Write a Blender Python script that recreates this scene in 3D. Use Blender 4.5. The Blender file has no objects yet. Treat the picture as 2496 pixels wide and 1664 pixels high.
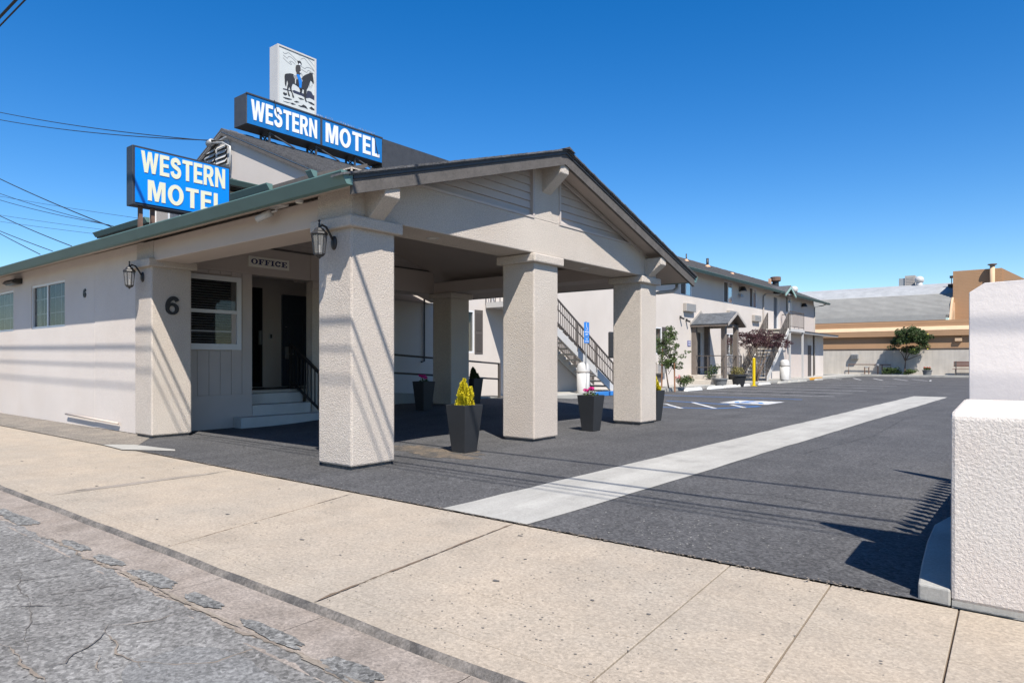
import bpy, bmesh, math, random
from mathutils import Vector, Matrix
R = math.radians
random.seed(7)
scene = bpy.context.scene
col = scene.collection

# ------------------------------------------------------------------ camera
CAMH = 1.2
TH = R(38.66)
FPX, HOR, CXP, WPX, HPX = 1640.0, 880.0, 1248.0, 2496.0, 1664.0
cam = bpy.data.cameras.new('camera')
cam.sensor_width = 36.0
cam.lens = 36.0 * FPX / WPX
cam.shift_y = (HOR - HPX / 2) / WPX
cam.clip_start = 0.05
cam.clip_end = 2000
camo = bpy.data.objects.new('camera', cam)
camo.location = (0, 0, CAMH)
camo.rotation_euler = (R(90), 0, TH)
col.objects.link(camo)
scene.camera = camo

# ------------------------------------------------------------------ world, sun, exposure
SUNDIR = Vector((-1 / 1.62, 1 / 2.2, -1.0))          # direction the light travels
EL = math.atan2(1.0, math.hypot(SUNDIR.x, SUNDIR.y))
AZ = math.atan2(-SUNDIR.x, -SUNDIR.y)
world = bpy.data.worlds.new('World')
scene.world = world
world.use_nodes = True
nt = world.node_tree
bg = nt.nodes['Background']
sky = nt.nodes.new('ShaderNodeTexSky')
sky.sky_type = 'NISHITA'
sky.sun_disc = False
sky.sun_elevation = EL
sky.sun_rotation = AZ
sky.altitude = 0
sky.air_density = 1.0
sky.dust_density = 0.12
sky.ozone_density = 3.0
hs = nt.nodes.new('ShaderNodeHueSaturation')
hs.inputs['Saturation'].default_value = 1.42
hs.inputs['Hue'].default_value = 0.507
nt.links.new(sky.outputs[0], hs.inputs['Color'])
nt.links.new(hs.outputs[0], bg.inputs[0])
bg.inputs[1].default_value = 0.094
sun = bpy.data.lights.new('sun', 'SUN')
sun.energy = 5.0
sun.angle = R(0.53)
sun.color = (1.0, 0.95, 0.88)
suno = bpy.data.objects.new('sun', sun)
suno.rotation_euler = SUNDIR.to_track_quat('-Z', 'Y').to_euler()
suno.location = (20, -20, 40)
col.objects.link(suno)
vs = scene.view_settings
vs.view_transform = 'Standard'
vs.look = 'None'
vs.gamma = 1
vs.exposure = 0.8
vs.use_curve_mapping = False
scene.cycles.max_bounces = 8

# ------------------------------------------------------------------ photo pixel -> place helpers
CR = {'c6': (1550, 600, 500 / 2178), 'c7': (1950, 600, 546 / 2352), 'd1': (0, 1150, 1000 / 2352), 'd2': (900, 1250, 1500 / 2352),
      'd5': (640, 90, 160 / 1254), 'e2': (1050, 920, 1300 / 2352), 'f1': (0, 400, 900 / 2352), 'g2': (480, 300, 400 / 2352), 'd4': (0, 0, 400 / 896), 'S': (0, 0, 1)}
FW = (-math.sin(TH), math.cos(TH)); RT = (math.cos(TH), math.sin(TH))
def ray(c, x, y):
    a, b, s = CR[c]
    l = (a + x * s - CXP) / FPX
    return (FW[0] + l * RT[0], FW[1] + l * RT[1], -((b + y * s) - HOR) / FPX)
def on(c, x, y, X=None, Y=None, z=None):
    r = ray(c, x, y)
    t = X / r[0] if X is not None else Y / r[1] if Y is not None else (z - CAMH) / r[2]
    return Vector((r[0] * t, r[1] * t, CAMH + r[2] * t))

# ------------------------------------------------------------------ materials
ALB = 0.75
def mat(name, color, rough=0.8, metal=0.0, var=0.08, vscale=1.2, speck=0.0, sscale=120, bump=0.0, bscale=90, bdist=0.01,
        streak=0.0, spec=0.5, tint=None, kind=None, trans=0.0, fine=0.0):
    m = bpy.data.materials.new(name); m.use_nodes = True
    t = m.node_tree; b = t.nodes['Principled BSDF']
    b.inputs['Roughness'].default_value = rough
    b.inputs['Metallic'].default_value = metal
    b.inputs['Specular IOR Level'].default_value = spec
    tc = t.nodes.new('ShaderNodeTexCoord')
    def noise(scale, detail=4, rg=0.6, vec=None):
        n = t.nodes.new('ShaderNodeTexNoise'); n.inputs['Scale'].default_value = scale
        n.inputs['Detail'].default_value = detail; n.inputs['Roughness'].default_value = rg
        t.links.new(vec if vec else tc.outputs['Object'], n.inputs['Vector']); return n.outputs['Fac']
    def ramp(inp, lo, hi, a, c):
        n = t.nodes.new('ShaderNodeMapRange'); n.inputs[1].default_value = lo; n.inputs[2].default_value = hi
        n.inputs[3].default_value = a; n.inputs[4].default_value = c; t.links.new(inp, n.inputs[0]); return n.outputs[0]
    def mul(colsock, facsock):
        n = t.nodes.new('ShaderNodeVectorMath'); n.operation = 'SCALE'
        t.links.new(colsock, n.inputs[0]); t.links.new(facsock, n.inputs['Scale']); return n.outputs[0]
    color = tuple(q * ALB for q in color); tint = tuple(q * ALB for q in tint) if tint else None
    rgb = t.nodes.new('ShaderNodeRGB'); rgb.outputs[0].default_value = (*color, 1)
    c = rgb.outputs[0]
    if tint:
        mx = t.nodes.new('ShaderNodeMix'); mx.data_type = 'RGBA'
        t.links.new(ramp(noise(vscale * 0.6, 5), 0.42, 0.66, 0, 1), mx.inputs['Factor'])
        t.links.new(c, mx.inputs['A']); mx.inputs['B'].default_value = (*tint, 1); c = mx.outputs['Result']
    if var: c = mul(c, ramp(noise(vscale, 6), 0.25, 0.75, 1 - var, 1 + var))
    if fine: c = mul(c, ramp(noise(sscale, 3, 0.7), 0.3, 0.7, 1 - fine, 1 + fine))
    if speck: c = mul(c, ramp(noise(sscale * 0.6, 2, 0.5), 0.60, 0.68, 1, 1 - speck))
    if streak:
        mp = t.nodes.new('ShaderNodeMapping'); mp.inputs['Scale'].default_value = (5, 5, 0.35)
        t.links.new(tc.outputs['Object'], mp.inputs[0])
        c = mul(c, ramp(noise(1.0, 5, 0.6, mp.outputs[0]), 0.35, 0.7, 1 + streak * .4, 1 - streak))
    t.links.new(c, b.inputs['Base Color'])
    if bump:
        bp = t.nodes.new('ShaderNodeBump'); bp.inputs['Strength'].default_value = bump; bp.inputs['Distance'].default_value = bdist
        t.links.new(noise(bscale, 4, 0.65), bp.inputs['Height']); t.links.new(bp.outputs[0], b.inputs['Normal'])
    if trans:
        b.inputs['Transmission Weight'].default_value = trans
    m['n'] = 1
    return m
STC = (0.66, 0.585, 0.505)
M = {}
M['stucco'] = mat('stucco', STC, 0.95, var=.05, vscale=.9, bump=1.0, bscale=75, bdist=.015, fine=.2, sscale=70, spec=.2, tint=(.62, .535, .455))
M['stucco_wall'] = mat('stucco_wall', (0.76, 0.685, 0.62), 0.95, var=.05, vscale=.7, bump=.7, bscale=70, bdist=.009, fine=.08, sscale=60, spec=.2, tint=(.72, .635, .56))
M['stucco_motel'] = mat('stucco_motel', (0.68, 0.62, 0.565), 0.95, var=.05, vscale=.5, bump=.3, bscale=60, bdist=.006, fine=.03, spec=.2, tint=(.64, .575, .515))
M['stucco_white'] = mat('stucco_white', (0.74, 0.675, 0.61), 0.95, var=.06, vscale=2, bump=1.0, bscale=85, bdist=.007, fine=.12, sscale=60, spec=.2, tint=(.69, .60, .53))
M['white_smooth'] = mat('white_smooth', (0.80, 0.735, 0.69), 0.8, var=.03, bump=.4, bscale=25, bdist=.006, spec=.3, streak=.04)
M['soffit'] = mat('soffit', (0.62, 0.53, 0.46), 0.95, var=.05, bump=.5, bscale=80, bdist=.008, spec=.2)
M['siding'] = mat('siding', (0.55, 0.485, 0.44), 0.8, var=.05, vscale=3, fine=.03)
M['panel'] = mat('panel', (0.60, 0.525, 0.475), 0.8, var=.04, vscale=3)
M['trim_dark'] = mat('trim_dark', (0.115, 0.102, 0.092), 0.8, var=.25, vscale=6, bump=.5, bscale=40, bdist=.006, fine=.15, sscale=60, speck=.25)
M['shingle'] = mat('shingle', (0.095, 0.094, 0.098), 0.95, var=.35, vscale=4, bump=.8, bscale=40, bdist=.015, fine=.4, sscale=28)
M['shingle_grey'] = mat('shingle_grey', (0.13, 0.14, 0.155), 0.95, var=.3, vscale=7, bump=.6, bscale=60, bdist=.01, fine=.25)
M['gutter'] = mat('gutter', (0.125, 0.225, 0.205), 0.55, var=.08, vscale=3)
M['asphalt'] = mat('asphalt', (0.072, 0.071, 0.073), 0.9, var=.16, vscale=.6, bump=.7, bscale=190, bdist=.006, fine=.34, sscale=220, spec=.35)
M['asphalt_road'] = mat('asphalt_road', (0.20, 0.195, 0.19), 0.95, var=.14, vscale=1.6, bump=.9, bscale=150, bdist=.008, fine=.38, sscale=170, spec=.3, tint=(.165, .15, .135))
M['asphalt_patch'] = mat('asphalt_patch', (0.15, 0.155, 0.155), 0.95, var=.2, vscale=6, bump=1.0, bscale=110, bdist=.014, fine=.45, sscale=110, spec=.3)
M['concrete_walk'] = mat('concrete_walk', (0.41, 0.345, 0.28), 0.95, var=.10, vscale=1.3, bump=.5, bscale=140, bdist=.004, fine=.2, sscale=130, speck=.25, spec=.25, tint=(.39, .335, .28))
M['concrete_gutter'] = mat('concrete_gutter', (0.34, 0.285, 0.24), 0.95, var=.16, vscale=3, bump=.7, bscale=90, bdist=.006, fine=.2, sscale=110, speck=.35, spec=.25, tint=(.33, .27, .22))
M['concrete_pale'] = mat('concrete_pale', (0.44, 0.43, 0.395), 0.9, var=.09, vscale=2, bump=.3, bscale=90, bdist=.004, fine=.08, sscale=120, spec=.3)
M['concrete_step'] = mat('concrete_step', (0.62, 0.60, 0.56), 0.9, var=.1, vscale=3, bump=.3, bscale=70, bdist=.004, spec=.3)
M['concrete_old'] = mat('concrete_old', (0.62, 0.565, 0.49), 0.95, var=.09, vscale=1.2, bump=.4, bscale=40, bdist=.01, spec=.2, streak=.12)
M['kerb_dark'] = mat('kerb_dark', (0.17, 0.155, 0.145), 0.9, var=.3, vscale=9, bump=.7, bscale=60, bdist=.01, fine=.25)
M['joint'] = mat('joint', (0.17, 0.12, 0.08), 1.0, var=.25, vscale=12)
M['crack'] = mat('crack', (0.25, 0.205, 0.16), 1.0, var=.35, vscale=9, bump=.6, bscale=80)
M['crack_dark'] = mat('crack_dark', (0.13, 0.115, 0.10), 1.0, var=.25, vscale=9)
M['dirt'] = mat('dirt', (0.28, 0.235, 0.185), 1.0, var=.3, vscale=6, fine=.25, sscale=60)
M['spot'] = mat('spot', (0.13, 0.12, 0.11), 1.0, var=.2)
M['white_paint'] = mat('white_paint', (0.78, 0.78, 0.76), 0.7, var=.08, vscale=5, fine=.08)
M['line_paint'] = mat('line_paint', (0.58, 0.58, 0.57), 0.8, var=.2, vscale=4, fine=.2)
M['blue_paint'] = mat('blue_paint', (0.03, 0.22, 0.62), 0.7, var=.15, vscale=6)
M['yellow_paint'] = mat('yellow_paint', (0.85, 0.60, 0.0), 0.5, var=.05)
M['orange_paint'] = mat('orange_paint', (0.75, 0.36, 0.02), 0.7, var=.1)
M['ground'] = mat('ground', (0.10, 0.097, 0.092), 0.95, var=.2, vscale=.3, fine=.2)
M['sign_blue'] = mat('sign_blue', (0.012, 0.175, 0.50), 0.35, var=.05, vscale=1.5, streak=.12)
M['sign_blue_bright'] = mat('sign_blue_bright', (0.0, 0.245, 0.83), 0.3, var=.02)
M['sign_white'] = mat('sign_white', (0.84, 0.85, 0.87), 0.5, var=.02)
M['sign_cream'] = mat('sign_cream', (0.78, 0.76, 0.56), 0.5, var=.02)
M['sign_case'] = mat('sign_case', (0.052, 0.054, 0.06), 0.55, var=.2, vscale=5, speck=.3, sscale=40)
M['sign_case_dark'] = mat('sign_case_dark', (0.03, 0.037, 0.05), 0.5, var=.2, vscale=7)
M['art_ground'] = mat('art_ground', (0.60, 0.63, 0.62), 0.7, var=.08, vscale=2)
M['art_black'] = mat('art_black', (0.026, 0.027, 0.031), 0.6, var=.1)
M['art_navy'] = mat('art_navy', (0.03, 0.035, 0.07), 0.6)
M['art_blue'] = mat('art_blue', (0.01, 0.21, 0.70), 0.5)
M['art_grey'] = mat('art_grey', (0.30, 0.31, 0.32), 0.7)
M['metal_white'] = mat('metal_white', (0.60, 0.585, 0.56), 0.5, var=.04, vscale=3, streak=.05)
M['metal_grey'] = mat('metal_grey', (0.45, 0.45, 0.44), 0.45, metal=.4)
M['metal_dark'] = mat('metal_dark', (0.03, 0.028, 0.027), 0.5, var=.15)
M['iron_brown'] = mat('iron_brown', (0.10, 0.085, 0.075), 0.6, var=.1)
M['black_plastic'] = mat('black_plastic', (0.022, 0.023, 0.026), 0.55, var=.15, vscale=4, fine=.1, sscale=40)
M['door_dark'] = mat('door_dark', (0.065, 0.082, 0.108), 0.45, var=.08)
M['door_black'] = mat('door_black', (0.008, 0.008, 0.009), 0.35)
M['door_brown'] = mat('door_brown', (0.085, 0.075, 0.07), 0.6)
M['shutter'] = mat('shutter', (0.10, 0.085, 0.077), 0.7, var=.08)
M['post_brown'] = mat('post_brown', (0.19, 0.155, 0.13), 0.8, var=.12, vscale=5, streak=.1)
M['beige_metal'] = mat('beige_metal', (0.44, 0.40, 0.36), 0.6, var=.06, vscale=6)
M['frame_white'] = mat('frame_white', (0.80, 0.80, 0.80), 0.4, var=.0)
M['tan'] = mat('tan', (0.46, 0.275, 0.15), 0.9, var=.06, vscale=1, bump=.15, bscale=30)
M['tan_light'] = mat('tan_light', (0.66, 0.46, 0.29), 0.9, var=.08, vscale=2, fine=.05)
M['grey_roof'] = mat('grey_roof', (0.31, 0.305, 0.285), 0.95, var=.12, vscale=1.2, fine=.12, sscale=30)
M['silver_roof'] = mat('silver_roof', (0.36, 0.37, 0.375), 0.95, var=.2, vscale=1.5, fine=.12, sscale=30)
M['wood_red'] = mat('wood_red', (0.17, 0.07, 0.05), 0.7, var=.12, vscale=6)
M['barrel'] = mat('barrel', (0.16, 0.165, 0.17), 0.8, var=.15, vscale=10)
M['soil'] = mat('soil', (0.05, 0.035, 0.025), 1.0, var=.3, vscale=20)
M['bark'] = mat('bark', (0.16, 0.115, 0.085), 0.95, var=.25, vscale=14, bump=.6, bscale=50)
M['stake'] = mat('stake', (0.30, 0.15, 0.08), 0.9, var=.15, vscale=12)
M['rust'] = mat('rust', (0.17, 0.10, 0.07), 0.8, var=.35, vscale=10)
M['orange_flash'] = mat('orange_flash', (0.62, 0.38, 0.24), 0.8)
M['wire'] = mat('wire', (0.012, 0.012, 0.014), 0.7)
M['office_sign'] = mat('office_sign', (0.92, 0.87, 0.74), 0.6, var=.04)
M['navy'] = mat('navy', (0.02, 0.025, 0.11), 0.5)
M['number'] = mat('number', (0.013, 0.014, 0.018), 0.5)
M['sign_paint_blue'] = mat('sign_paint_blue', (0.02, 0.24, 0.74), 0.4)
M['room_sign'] = mat('room_sign', (0.05, 0.06, 0.28), 0.5)
M['blind'] = mat('blind', (0.50, 0.52, 0.50), 0.6)
M['room_dark'] = mat('room_dark', (0.035, 0.035, 0.035), 0.9)
M['curtain'] = mat('curtain', (0.55, 0.50, 0.38), 0.9, var=.12, vscale=8)
M['curtain_green'] = mat('curtain_green', (0.24, 0.40, 0.28), 0.9, var=.15, vscale=8)
def leafmat(n, c, v=.35):
    m = mat(n, c, 0.55, var=v, vscale=9, spec=.35)
    return m
M['leaf_green'] = leafmat('leaf_green', (0.075, 0.115, 0.03))
M['leaf_dark'] = leafmat('leaf_dark', (0.05, 0.085, 0.02))
M['leaf_red'] = leafmat('leaf_red', (0.065, 0.022, 0.026))
M['leaf_yellow'] = leafmat('leaf_yellow', (0.72, 0.60, 0.02), .2)
M['leaf_dry'] = leafmat('leaf_dry', (0.22, 0.19, 0.06))
M['petal_pink'] = leafmat('petal_pink', (0.72, 0.02, 0.26), .15)
M['petal_rose'] = leafmat('petal_rose', (0.70, 0.30, 0.30), .15)
M['petal_red'] = leafmat('petal_red', (0.62, 0.10, 0.05), .15)
M['lemon'] = mat('lemon', (0.80, 0.68, 0.05), 0.5)
def ground_mat(name, c0, c1, rough=.92, grain=.3, gs=70, cells=.3, cs=110, blotch=.18, bs=.9, dots=0., ds=22, dotcol=(.05, .045, .04), dr=.16, bump=.6, bdist=.006, stretch=None, stains=0.):
    """layered ground surface: two tones in blotches, grain, stone chips, dark dots, worn streaks"""
    m = bpy.data.materials.new(name); m.use_nodes = True; t = m.node_tree; b = t.nodes['Principled BSDF']
    b.inputs['Roughness'].default_value = rough; b.inputs['Specular IOR Level'].default_value = .3
    tc = t.nodes.new('ShaderNodeTexCoord'); vec = tc.outputs['Object']
    def N(kind, **kw):
        n = t.nodes.new(kind)
        for k, v_ in kw.items(): n.inputs[k].default_value = v_
        return n
    def noise(scale, detail, rg, v_=vec):
        n = N('ShaderNodeTexNoise', Scale=scale, Detail=detail, Roughness=rg); t.links.new(v_, n.inputs['Vector']); return n.outputs['Fac']
    def rng(x, a, b_, lo, hi):
        n = t.nodes.new('ShaderNodeMapRange'); t.links.new(x, n.inputs[0])
        for i, q in enumerate((a, b_, lo, hi)): n.inputs[i + 1].default_value = q
        return n.outputs[0]
    def scale(c, f):
        n = t.nodes.new('ShaderNodeVectorMath'); n.operation = 'SCALE'; t.links.new(c, n.inputs[0]); t.links.new(f, n.inputs['Scale']); return n.outputs[0]
    def mix(f, a, b_):
        n = t.nodes.new('ShaderNodeMix'); n.data_type = 'RGBA'; t.links.new(f, n.inputs['Factor'])
        for q, k in ((a, 'A'), (b_, 'B')):
            if isinstance(q, tuple): n.inputs[k].default_value = (*[z * ALB for z in q], 1)
            else: t.links.new(q, n.inputs[k])
        return n.outputs['Result']
    c = mix(rng(noise(bs, 9, .68), .40, .62, 0, 1), c0, c1)
    c = scale(c, rng(noise(bs * 3.3, 8, .7), .3, .7, 1 - blotch, 1 + blotch))
    if stretch:
        mp = N('ShaderNodeMapping', Scale=stretch); t.links.new(vec, mp.inputs[0]); c = scale(c, rng(noise(1., 6, .65, mp.outputs[0]), .35, .68, .90, 1.12))
    g = noise(gs, 6, .85); c = scale(c, rng(g, .36, .64, 1 - grain, 1 + grain))
    vo = N('ShaderNodeTexVoronoi', Scale=cs); t.links.new(vec, vo.inputs['Vector'])
    sp_ = t.nodes.new('ShaderNodeSeparateColor'); t.links.new(vo.outputs['Color'], sp_.inputs[0])
    c = scale(c, rng(sp_.outputs[0], 0, 1, 1 - cells, 1 + cells))
    if stains: c = scale(c, rng(noise(1.9, 3, .5), .58, .74, 1, 1 - stains))
    if dots:
        v2 = N('ShaderNodeTexVoronoi', Scale=ds); t.links.new(vec, v2.inputs['Vector'])
        s2 = t.nodes.new('ShaderNodeSeparateColor'); t.links.new(v2.outputs['Color'], s2.inputs[0])
        rad = rng(s2.outputs[1], 1 - dots, 1, 0, dr)
        dn = t.nodes.new('ShaderNodeMath'); dn.operation = 'LESS_THAN'; t.links.new(v2.outputs['Distance'], dn.inputs[0]); t.links.new(rad, dn.inputs[1])
        area = rng(noise(.55, 3, .5), .42, .58, 0, .75)
        mm = t.nodes.new('ShaderNodeMath'); mm.operation = 'MULTIPLY'; t.links.new(dn.outputs[0], mm.inputs[0]); t.links.new(area, mm.inputs[1])
        c = mix(mm.outputs[0], c, dotcol)
    t.links.new(c, b.inputs['Base Color'])
    bp = N('ShaderNodeBump', Strength=bump, Distance=bdist); t.links.new(g, bp.inputs['Height']); t.links.new(bp.outputs[0], b.inputs['Normal'])
    return m
M['asphalt'] = ground_mat('asphalt', (.098, .096, .096), (.080, .079, .080), grain=.42, gs=48, cells=.40, cs=62, blotch=.12, bs=.35, dots=.06, ds=16, dotcol=(.26, .255, .245), dr=.12, stretch=(2.2, .25, 1), stains=.16)
M['asphalt_road'] = ground_mat('asphalt_road', (.245, .236, .220), (.185, .176, .163), grain=.42, gs=45, cells=.36, cs=60, blotch=.16, bs=1.3, dots=.25, ds=30, dotcol=(.07, .065, .06), dr=.25, bdist=.01, stretch=(.5, 3.0, 1), stains=.28)
M['concrete_walk'] = ground_mat('concrete_walk', (.445, .370, .284), (.392, .338, .270), grain=.2, gs=50, cells=.13, cs=80, blotch=.09, bs=.8, dots=.22, ds=26, dotcol=(.15, .135, .12), dr=.26, bdist=.003, stains=.13)
M['concrete_gutter'] = ground_mat('concrete_gutter', (.35, .30, .255), (.27, .225, .185), grain=.24, gs=60, cells=.18, cs=90, blotch=.18, bs=1.6, dots=.4, ds=28, dotcol=(.13, .115, .10), dr=.30, bdist=.005, stains=.25)
M['concrete_pale'] = ground_mat('concrete_pale', (.45, .435, .395), (.40, .385, .35), grain=.10, gs=60, cells=.06, cs=90, blotch=.08, bs=.7, dots=.1, ds=12, dotcol=(.2, .18, .16), dr=.1, bdist=.003, stretch=(2.5, .3, 1), stains=.18)
M['asphalt_patch'] = ground_mat('asphalt_patch', (.225, .22, .205), (.175, .172, .162), grain=.5, gs=42, cells=.45, cs=55, blotch=.2, bs=4, bdist=.012)
M['kerb_dark'] = ground_mat('kerb_dark', (.105, .097, .09), (.22, .195, .17), grain=.3, gs=50, cells=.2, cs=80, blotch=.3, bs=3.5, bdist=.008)
M['line_paint'] = ground_mat('line_paint', (.66, .66, .65), (.45, .45, .44), grain=.25, gs=35, cells=.2, cs=60, blotch=.2, bs=3, bdist=.002)
M['sand_dirt'] = ground_mat('sand_dirt', (.17, .135, .10), (.085, .08, .075), grain=.3, gs=60, cells=.3, cs=90, blotch=.3, bs=3.5)
def glass(name, tint=(0.05, 0.06, 0.07), rough=0.03, alpha=0.45):
    m = bpy.data.materials.new(name); m.use_nodes = True
    t = m.node_tree; b = t.nodes['Principled BSDF']; out = t.nodes['Material Output']
    b.inputs['Base Color'].default_value = (*tint, 1); b.inputs['Roughness'].default_value = rough
    b.inputs['Specular IOR Level'].default_value = .9
    tr = t.nodes.new('ShaderNodeBsdfTransparent'); mx = t.nodes.new('ShaderNodeMixShader')
    mx.inputs[0].default_value = alpha
    t.links.new(tr.outputs[0], mx.inputs[1]); t.links.new(b.outputs[0], mx.inputs[2]); t.links.new(mx.outputs[0], out.inputs[0])
    return m
M['glass'] = glass('glass', (.02, .025, .03), .02, .35)
M['glass_sky'] = glass('glass_sky', (0.62, 0.68, 0.75), .04, .92)
M['glass_sky'].node_tree.nodes['Principled BSDF'].inputs['Metallic'].default_value = .75
M['glass_lamp'] = glass('glass_lamp', (0.22, 0.21, 0.20), .15, .45)

# ------------------------------------------------------------------ mesh helpers
class MB:
    def __init__(s): s.v = []; s.f = []
    def add(s, vs_, fs_):
        o = len(s.v); s.v += [tuple(p) for p in vs_]; s.f += [tuple(i + o for i in f) for f in fs_]; return s
    def box(s, x0, x1, y0, y1, z0, z1):
        x0, x1 = min(x0, x1), max(x0, x1); y0, y1 = min(y0, y1), max(y0, y1); z0, z1 = min(z0, z1), max(z0, z1)
        return s.add([(x0, y0, z0), (x1, y0, z0), (x1, y1, z0), (x0, y1, z0), (x0, y0, z1), (x1, y0, z1), (x1, y1, z1), (x0, y1, z1)],
                     [(3, 2, 1, 0), (4, 5, 6, 7), (0, 1, 5, 4), (1, 2, 6, 5), (2, 3, 7, 6), (3, 0, 4, 7)])
    def prism(s, poly, axis, a, b):
        """poly in the two other axes (X: (y,z), Y: (x,z), Z: (x,y)), extruded along axis a..b"""
        def p(q, t):
            return (t, q[0], q[1]) if axis == 'X' else (q[0], t, q[1]) if axis == 'Y' else (q[0], q[1], t)
        n = len(poly)
        vs_ = [p(q, a) for q in poly] + [p(q, b) for q in poly]
        area = sum(poly[i][0] * poly[(i + 1) % n][1] - poly[(i + 1) % n][0] * poly[i][1] for i in range(n))
        if axis == 'Y': area = -area
        flip = (area > 0) == (b > a)
        fs_ = [tuple(range(n)), tuple(range(2 * n - 1, n - 1, -1))] + [(i, i + n, (i + 1) % n + n, (i + 1) % n) for i in range(n)]
        if flip: fs_ = [tuple(reversed(f)) for f in fs_]
        return s.add(vs_, fs_)
    def bar(s, a, b, w, h=None, up=(0, 0, 1)):
        h = h or w; a = Vector(a); b = Vector(b); d = (b - a).normalized(); u = Vector(up)
        if abs(d.dot(u)) > .98: u = Vector((1, 0, 0))
        r = d.cross(u).normalized() * w / 2; t = r.cross(d).normalized() * h / 2
        vs_ = [q + i * r + j * t for q in (a, b) for i, j in ((-1, -1), (1, -1), (1, 1), (-1, 1))]
        return s.add(vs_, [(3, 2, 1, 0), (4, 5, 6, 7), (0, 1, 5, 4), (1, 2, 6, 5), (2, 3, 7, 6), (3, 0, 4, 7)])
    def tube(s, pts, r, n=8, r2=None):
        pts = [Vector(p) for p in pts]; m = len(pts); base = len(s.v)
        ref = None
        for i, p in enumerate(pts):
            d = (pts[min(i + 1, m - 1)] - pts[max(i - 1, 0)]).normalized()
            if ref is None: ref = Vector((0, 0, 1)) if abs(d.z) < .9 else Vector((1, 0, 0))
            u = d.cross(ref).normalized(); w = u.cross(d).normalized(); ref = w
            rr = r if r2 is None else r + (r2 - r) * i / (m - 1)
            for k in range(n):
                a = 2 * math.pi * k / n
                s.v.append(tuple(p + (u * math.cos(a) + w * math.sin(a)) * rr))
        for i in range(m - 1):
            for k in range(n):
                a = base + i * n + k; b = base + i * n + (k + 1) % n
                s.f.append((a, b, b + n, a + n))
        s.f.append(tuple(base + k for k in reversed(range(n)))); s.f.append(tuple(base + (m - 1) * n + k for k in range(n)))
        return s
    def lathe(s, prof, c, n=20):
        base = len(s.v)
        for (r, z) in prof:
            for k in range(n):
                a = 2 * math.pi * k / n
                s.v.append((c[0] + r * math.cos(a), c[1] + r * math.sin(a), c[2] + z))
        for i in range(len(prof) - 1):
            for k in range(n):
                a = base + i * n + k; b = base + i * n + (k + 1) % n
                s.f.append((a, b, b + n, a + n))
        s.f.append(tuple(base + k for k in reversed(range(n)))); s.f.append(tuple(base + (len(prof) - 1) * n + k for k in range(n)))
        return s
    def build(s, name, m, parent=None, smooth=False, bevel=0, data=None):
        off = Vector((0, 0, 0)); p = parent
        while p is not None: off += p.location; p = p.parent
        me = bpy.data.meshes.new(name)
        me.from_pydata([tuple(Vector(q) - off) for q in s.v], [], s.f)
        me.materials.append(M[m] if isinstance(m, str) else m)
        if smooth:
            me.polygons.foreach_set('use_smooth', [True] * len(me.polygons))
        me.update()
        o = bpy.data.objects.new(name, me); col.objects.link(o)
        o.parent = parent
        if bevel:
            b = o.modifiers.new('bevel', 'BEVEL'); b.width = bevel; b.segments = 2; b.limit_method = 'ANGLE'; b.angle_limit = R(40)
        return o
def tag(o, label=None, cat=None, group=None, kind=None):
    if label: o['label'] = label
    if cat: o['category'] = cat
    if group: o['group'] = group
    if kind: o['kind'] = kind
    return o
def thing(name, label, cat, loc, group=None):
    o = bpy.data.objects.new(name, None); o.location = loc; o.empty_display_size = .1; col.objects.link(o)
    return tag(o, label, cat, group)
def copy_tree(o, parent=None):
    c = o.copy(); col.objects.link(c); c.parent = parent
    for ch in o.children: copy_tree(ch, c)
    return c
def box(name, m, parent, x0, x1, y0, y1, z0, z1, bevel=0):
    return MB().box(x0, x1, y0, y1, z0, z1).build(name, m, parent, bevel=bevel)
def text_mesh(name, s, m, parent, o, u, v, w, h, depth=.012, bold=.0, font_y=None):
    """lettering as a solid: fitted to width w, height h, lower left corner o, along unit vectors u, v"""
    cu = bpy.data.curves.new(name, 'FONT'); cu.body = s; cu.size = 1; cu.offset = bold; cu.extrude = .02
    cu.resolution_u = 3
    to = bpy.data.objects.new('tmp', cu); col.objects.link(to)
    dg = bpy.context.evaluated_depsgraph_get()
    me = bpy.data.meshes.new_from_object(to.evaluated_get(dg))
    bpy.data.objects.remove(to); bpy.data.curves.remove(cu)
    xs = [q.co.x for q in me.vertices]; ys = [q.co.y for q in me.vertices]
    x0, x1, y0, y1 = min(xs), max(xs), min(ys), max(ys)
    o = Vector(o); u = Vector(u); v = Vector(v); n = u.cross(v)
    off = Vector((0, 0, 0)); p = parent
    while p is not None: off += p.location; p = p.parent
    for q in me.vertices:
        c = q.co
        q.co = o + u * ((c.x - x0) / (x1 - x0) * w) + v * ((c.y - y0) / (y1 - y0) * h) + n * ((c.z + .02) / .04 * depth) - off
    me.name = name; me.materials.clear(); me.materials.append(M[m])
    ob = bpy.data.objects.new(name, me); col.objects.link(ob); ob.parent = parent
    return ob
def _st(pts, w, n=5):
    """outline of a thick smooth stroke"""
    P_ = [Vector((*q, 0)) for q in pts]; f_ = []
    for i in range(len(P_) - 1):
        p0, p1, p2, p3 = P_[max(0, i - 1)], P_[i], P_[i + 1], P_[min(len(P_) - 1, i + 2)]
        for k in range(n):
            t = k / n
            f_.append(.5 * ((2 * p1) + (p2 - p0) * t + (2 * p0 - 5 * p1 + 4 * p2 - p3) * t * t + (3 * p1 - p0 - 3 * p2 + p3) * t ** 3))
    f_.append(P_[-1]); a = []; b = []
    for i, p in enumerate(f_):
        d = f_[min(i + 1, len(f_) - 1)] - f_[max(i - 1, 0)]; nn = Vector((-d.y, d.x, 0)).normalized() * w
        a.append((p + nn).xy); b.append((p - nn).xy)
    return [tuple(q) for q in a + b[::-1]]
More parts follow.
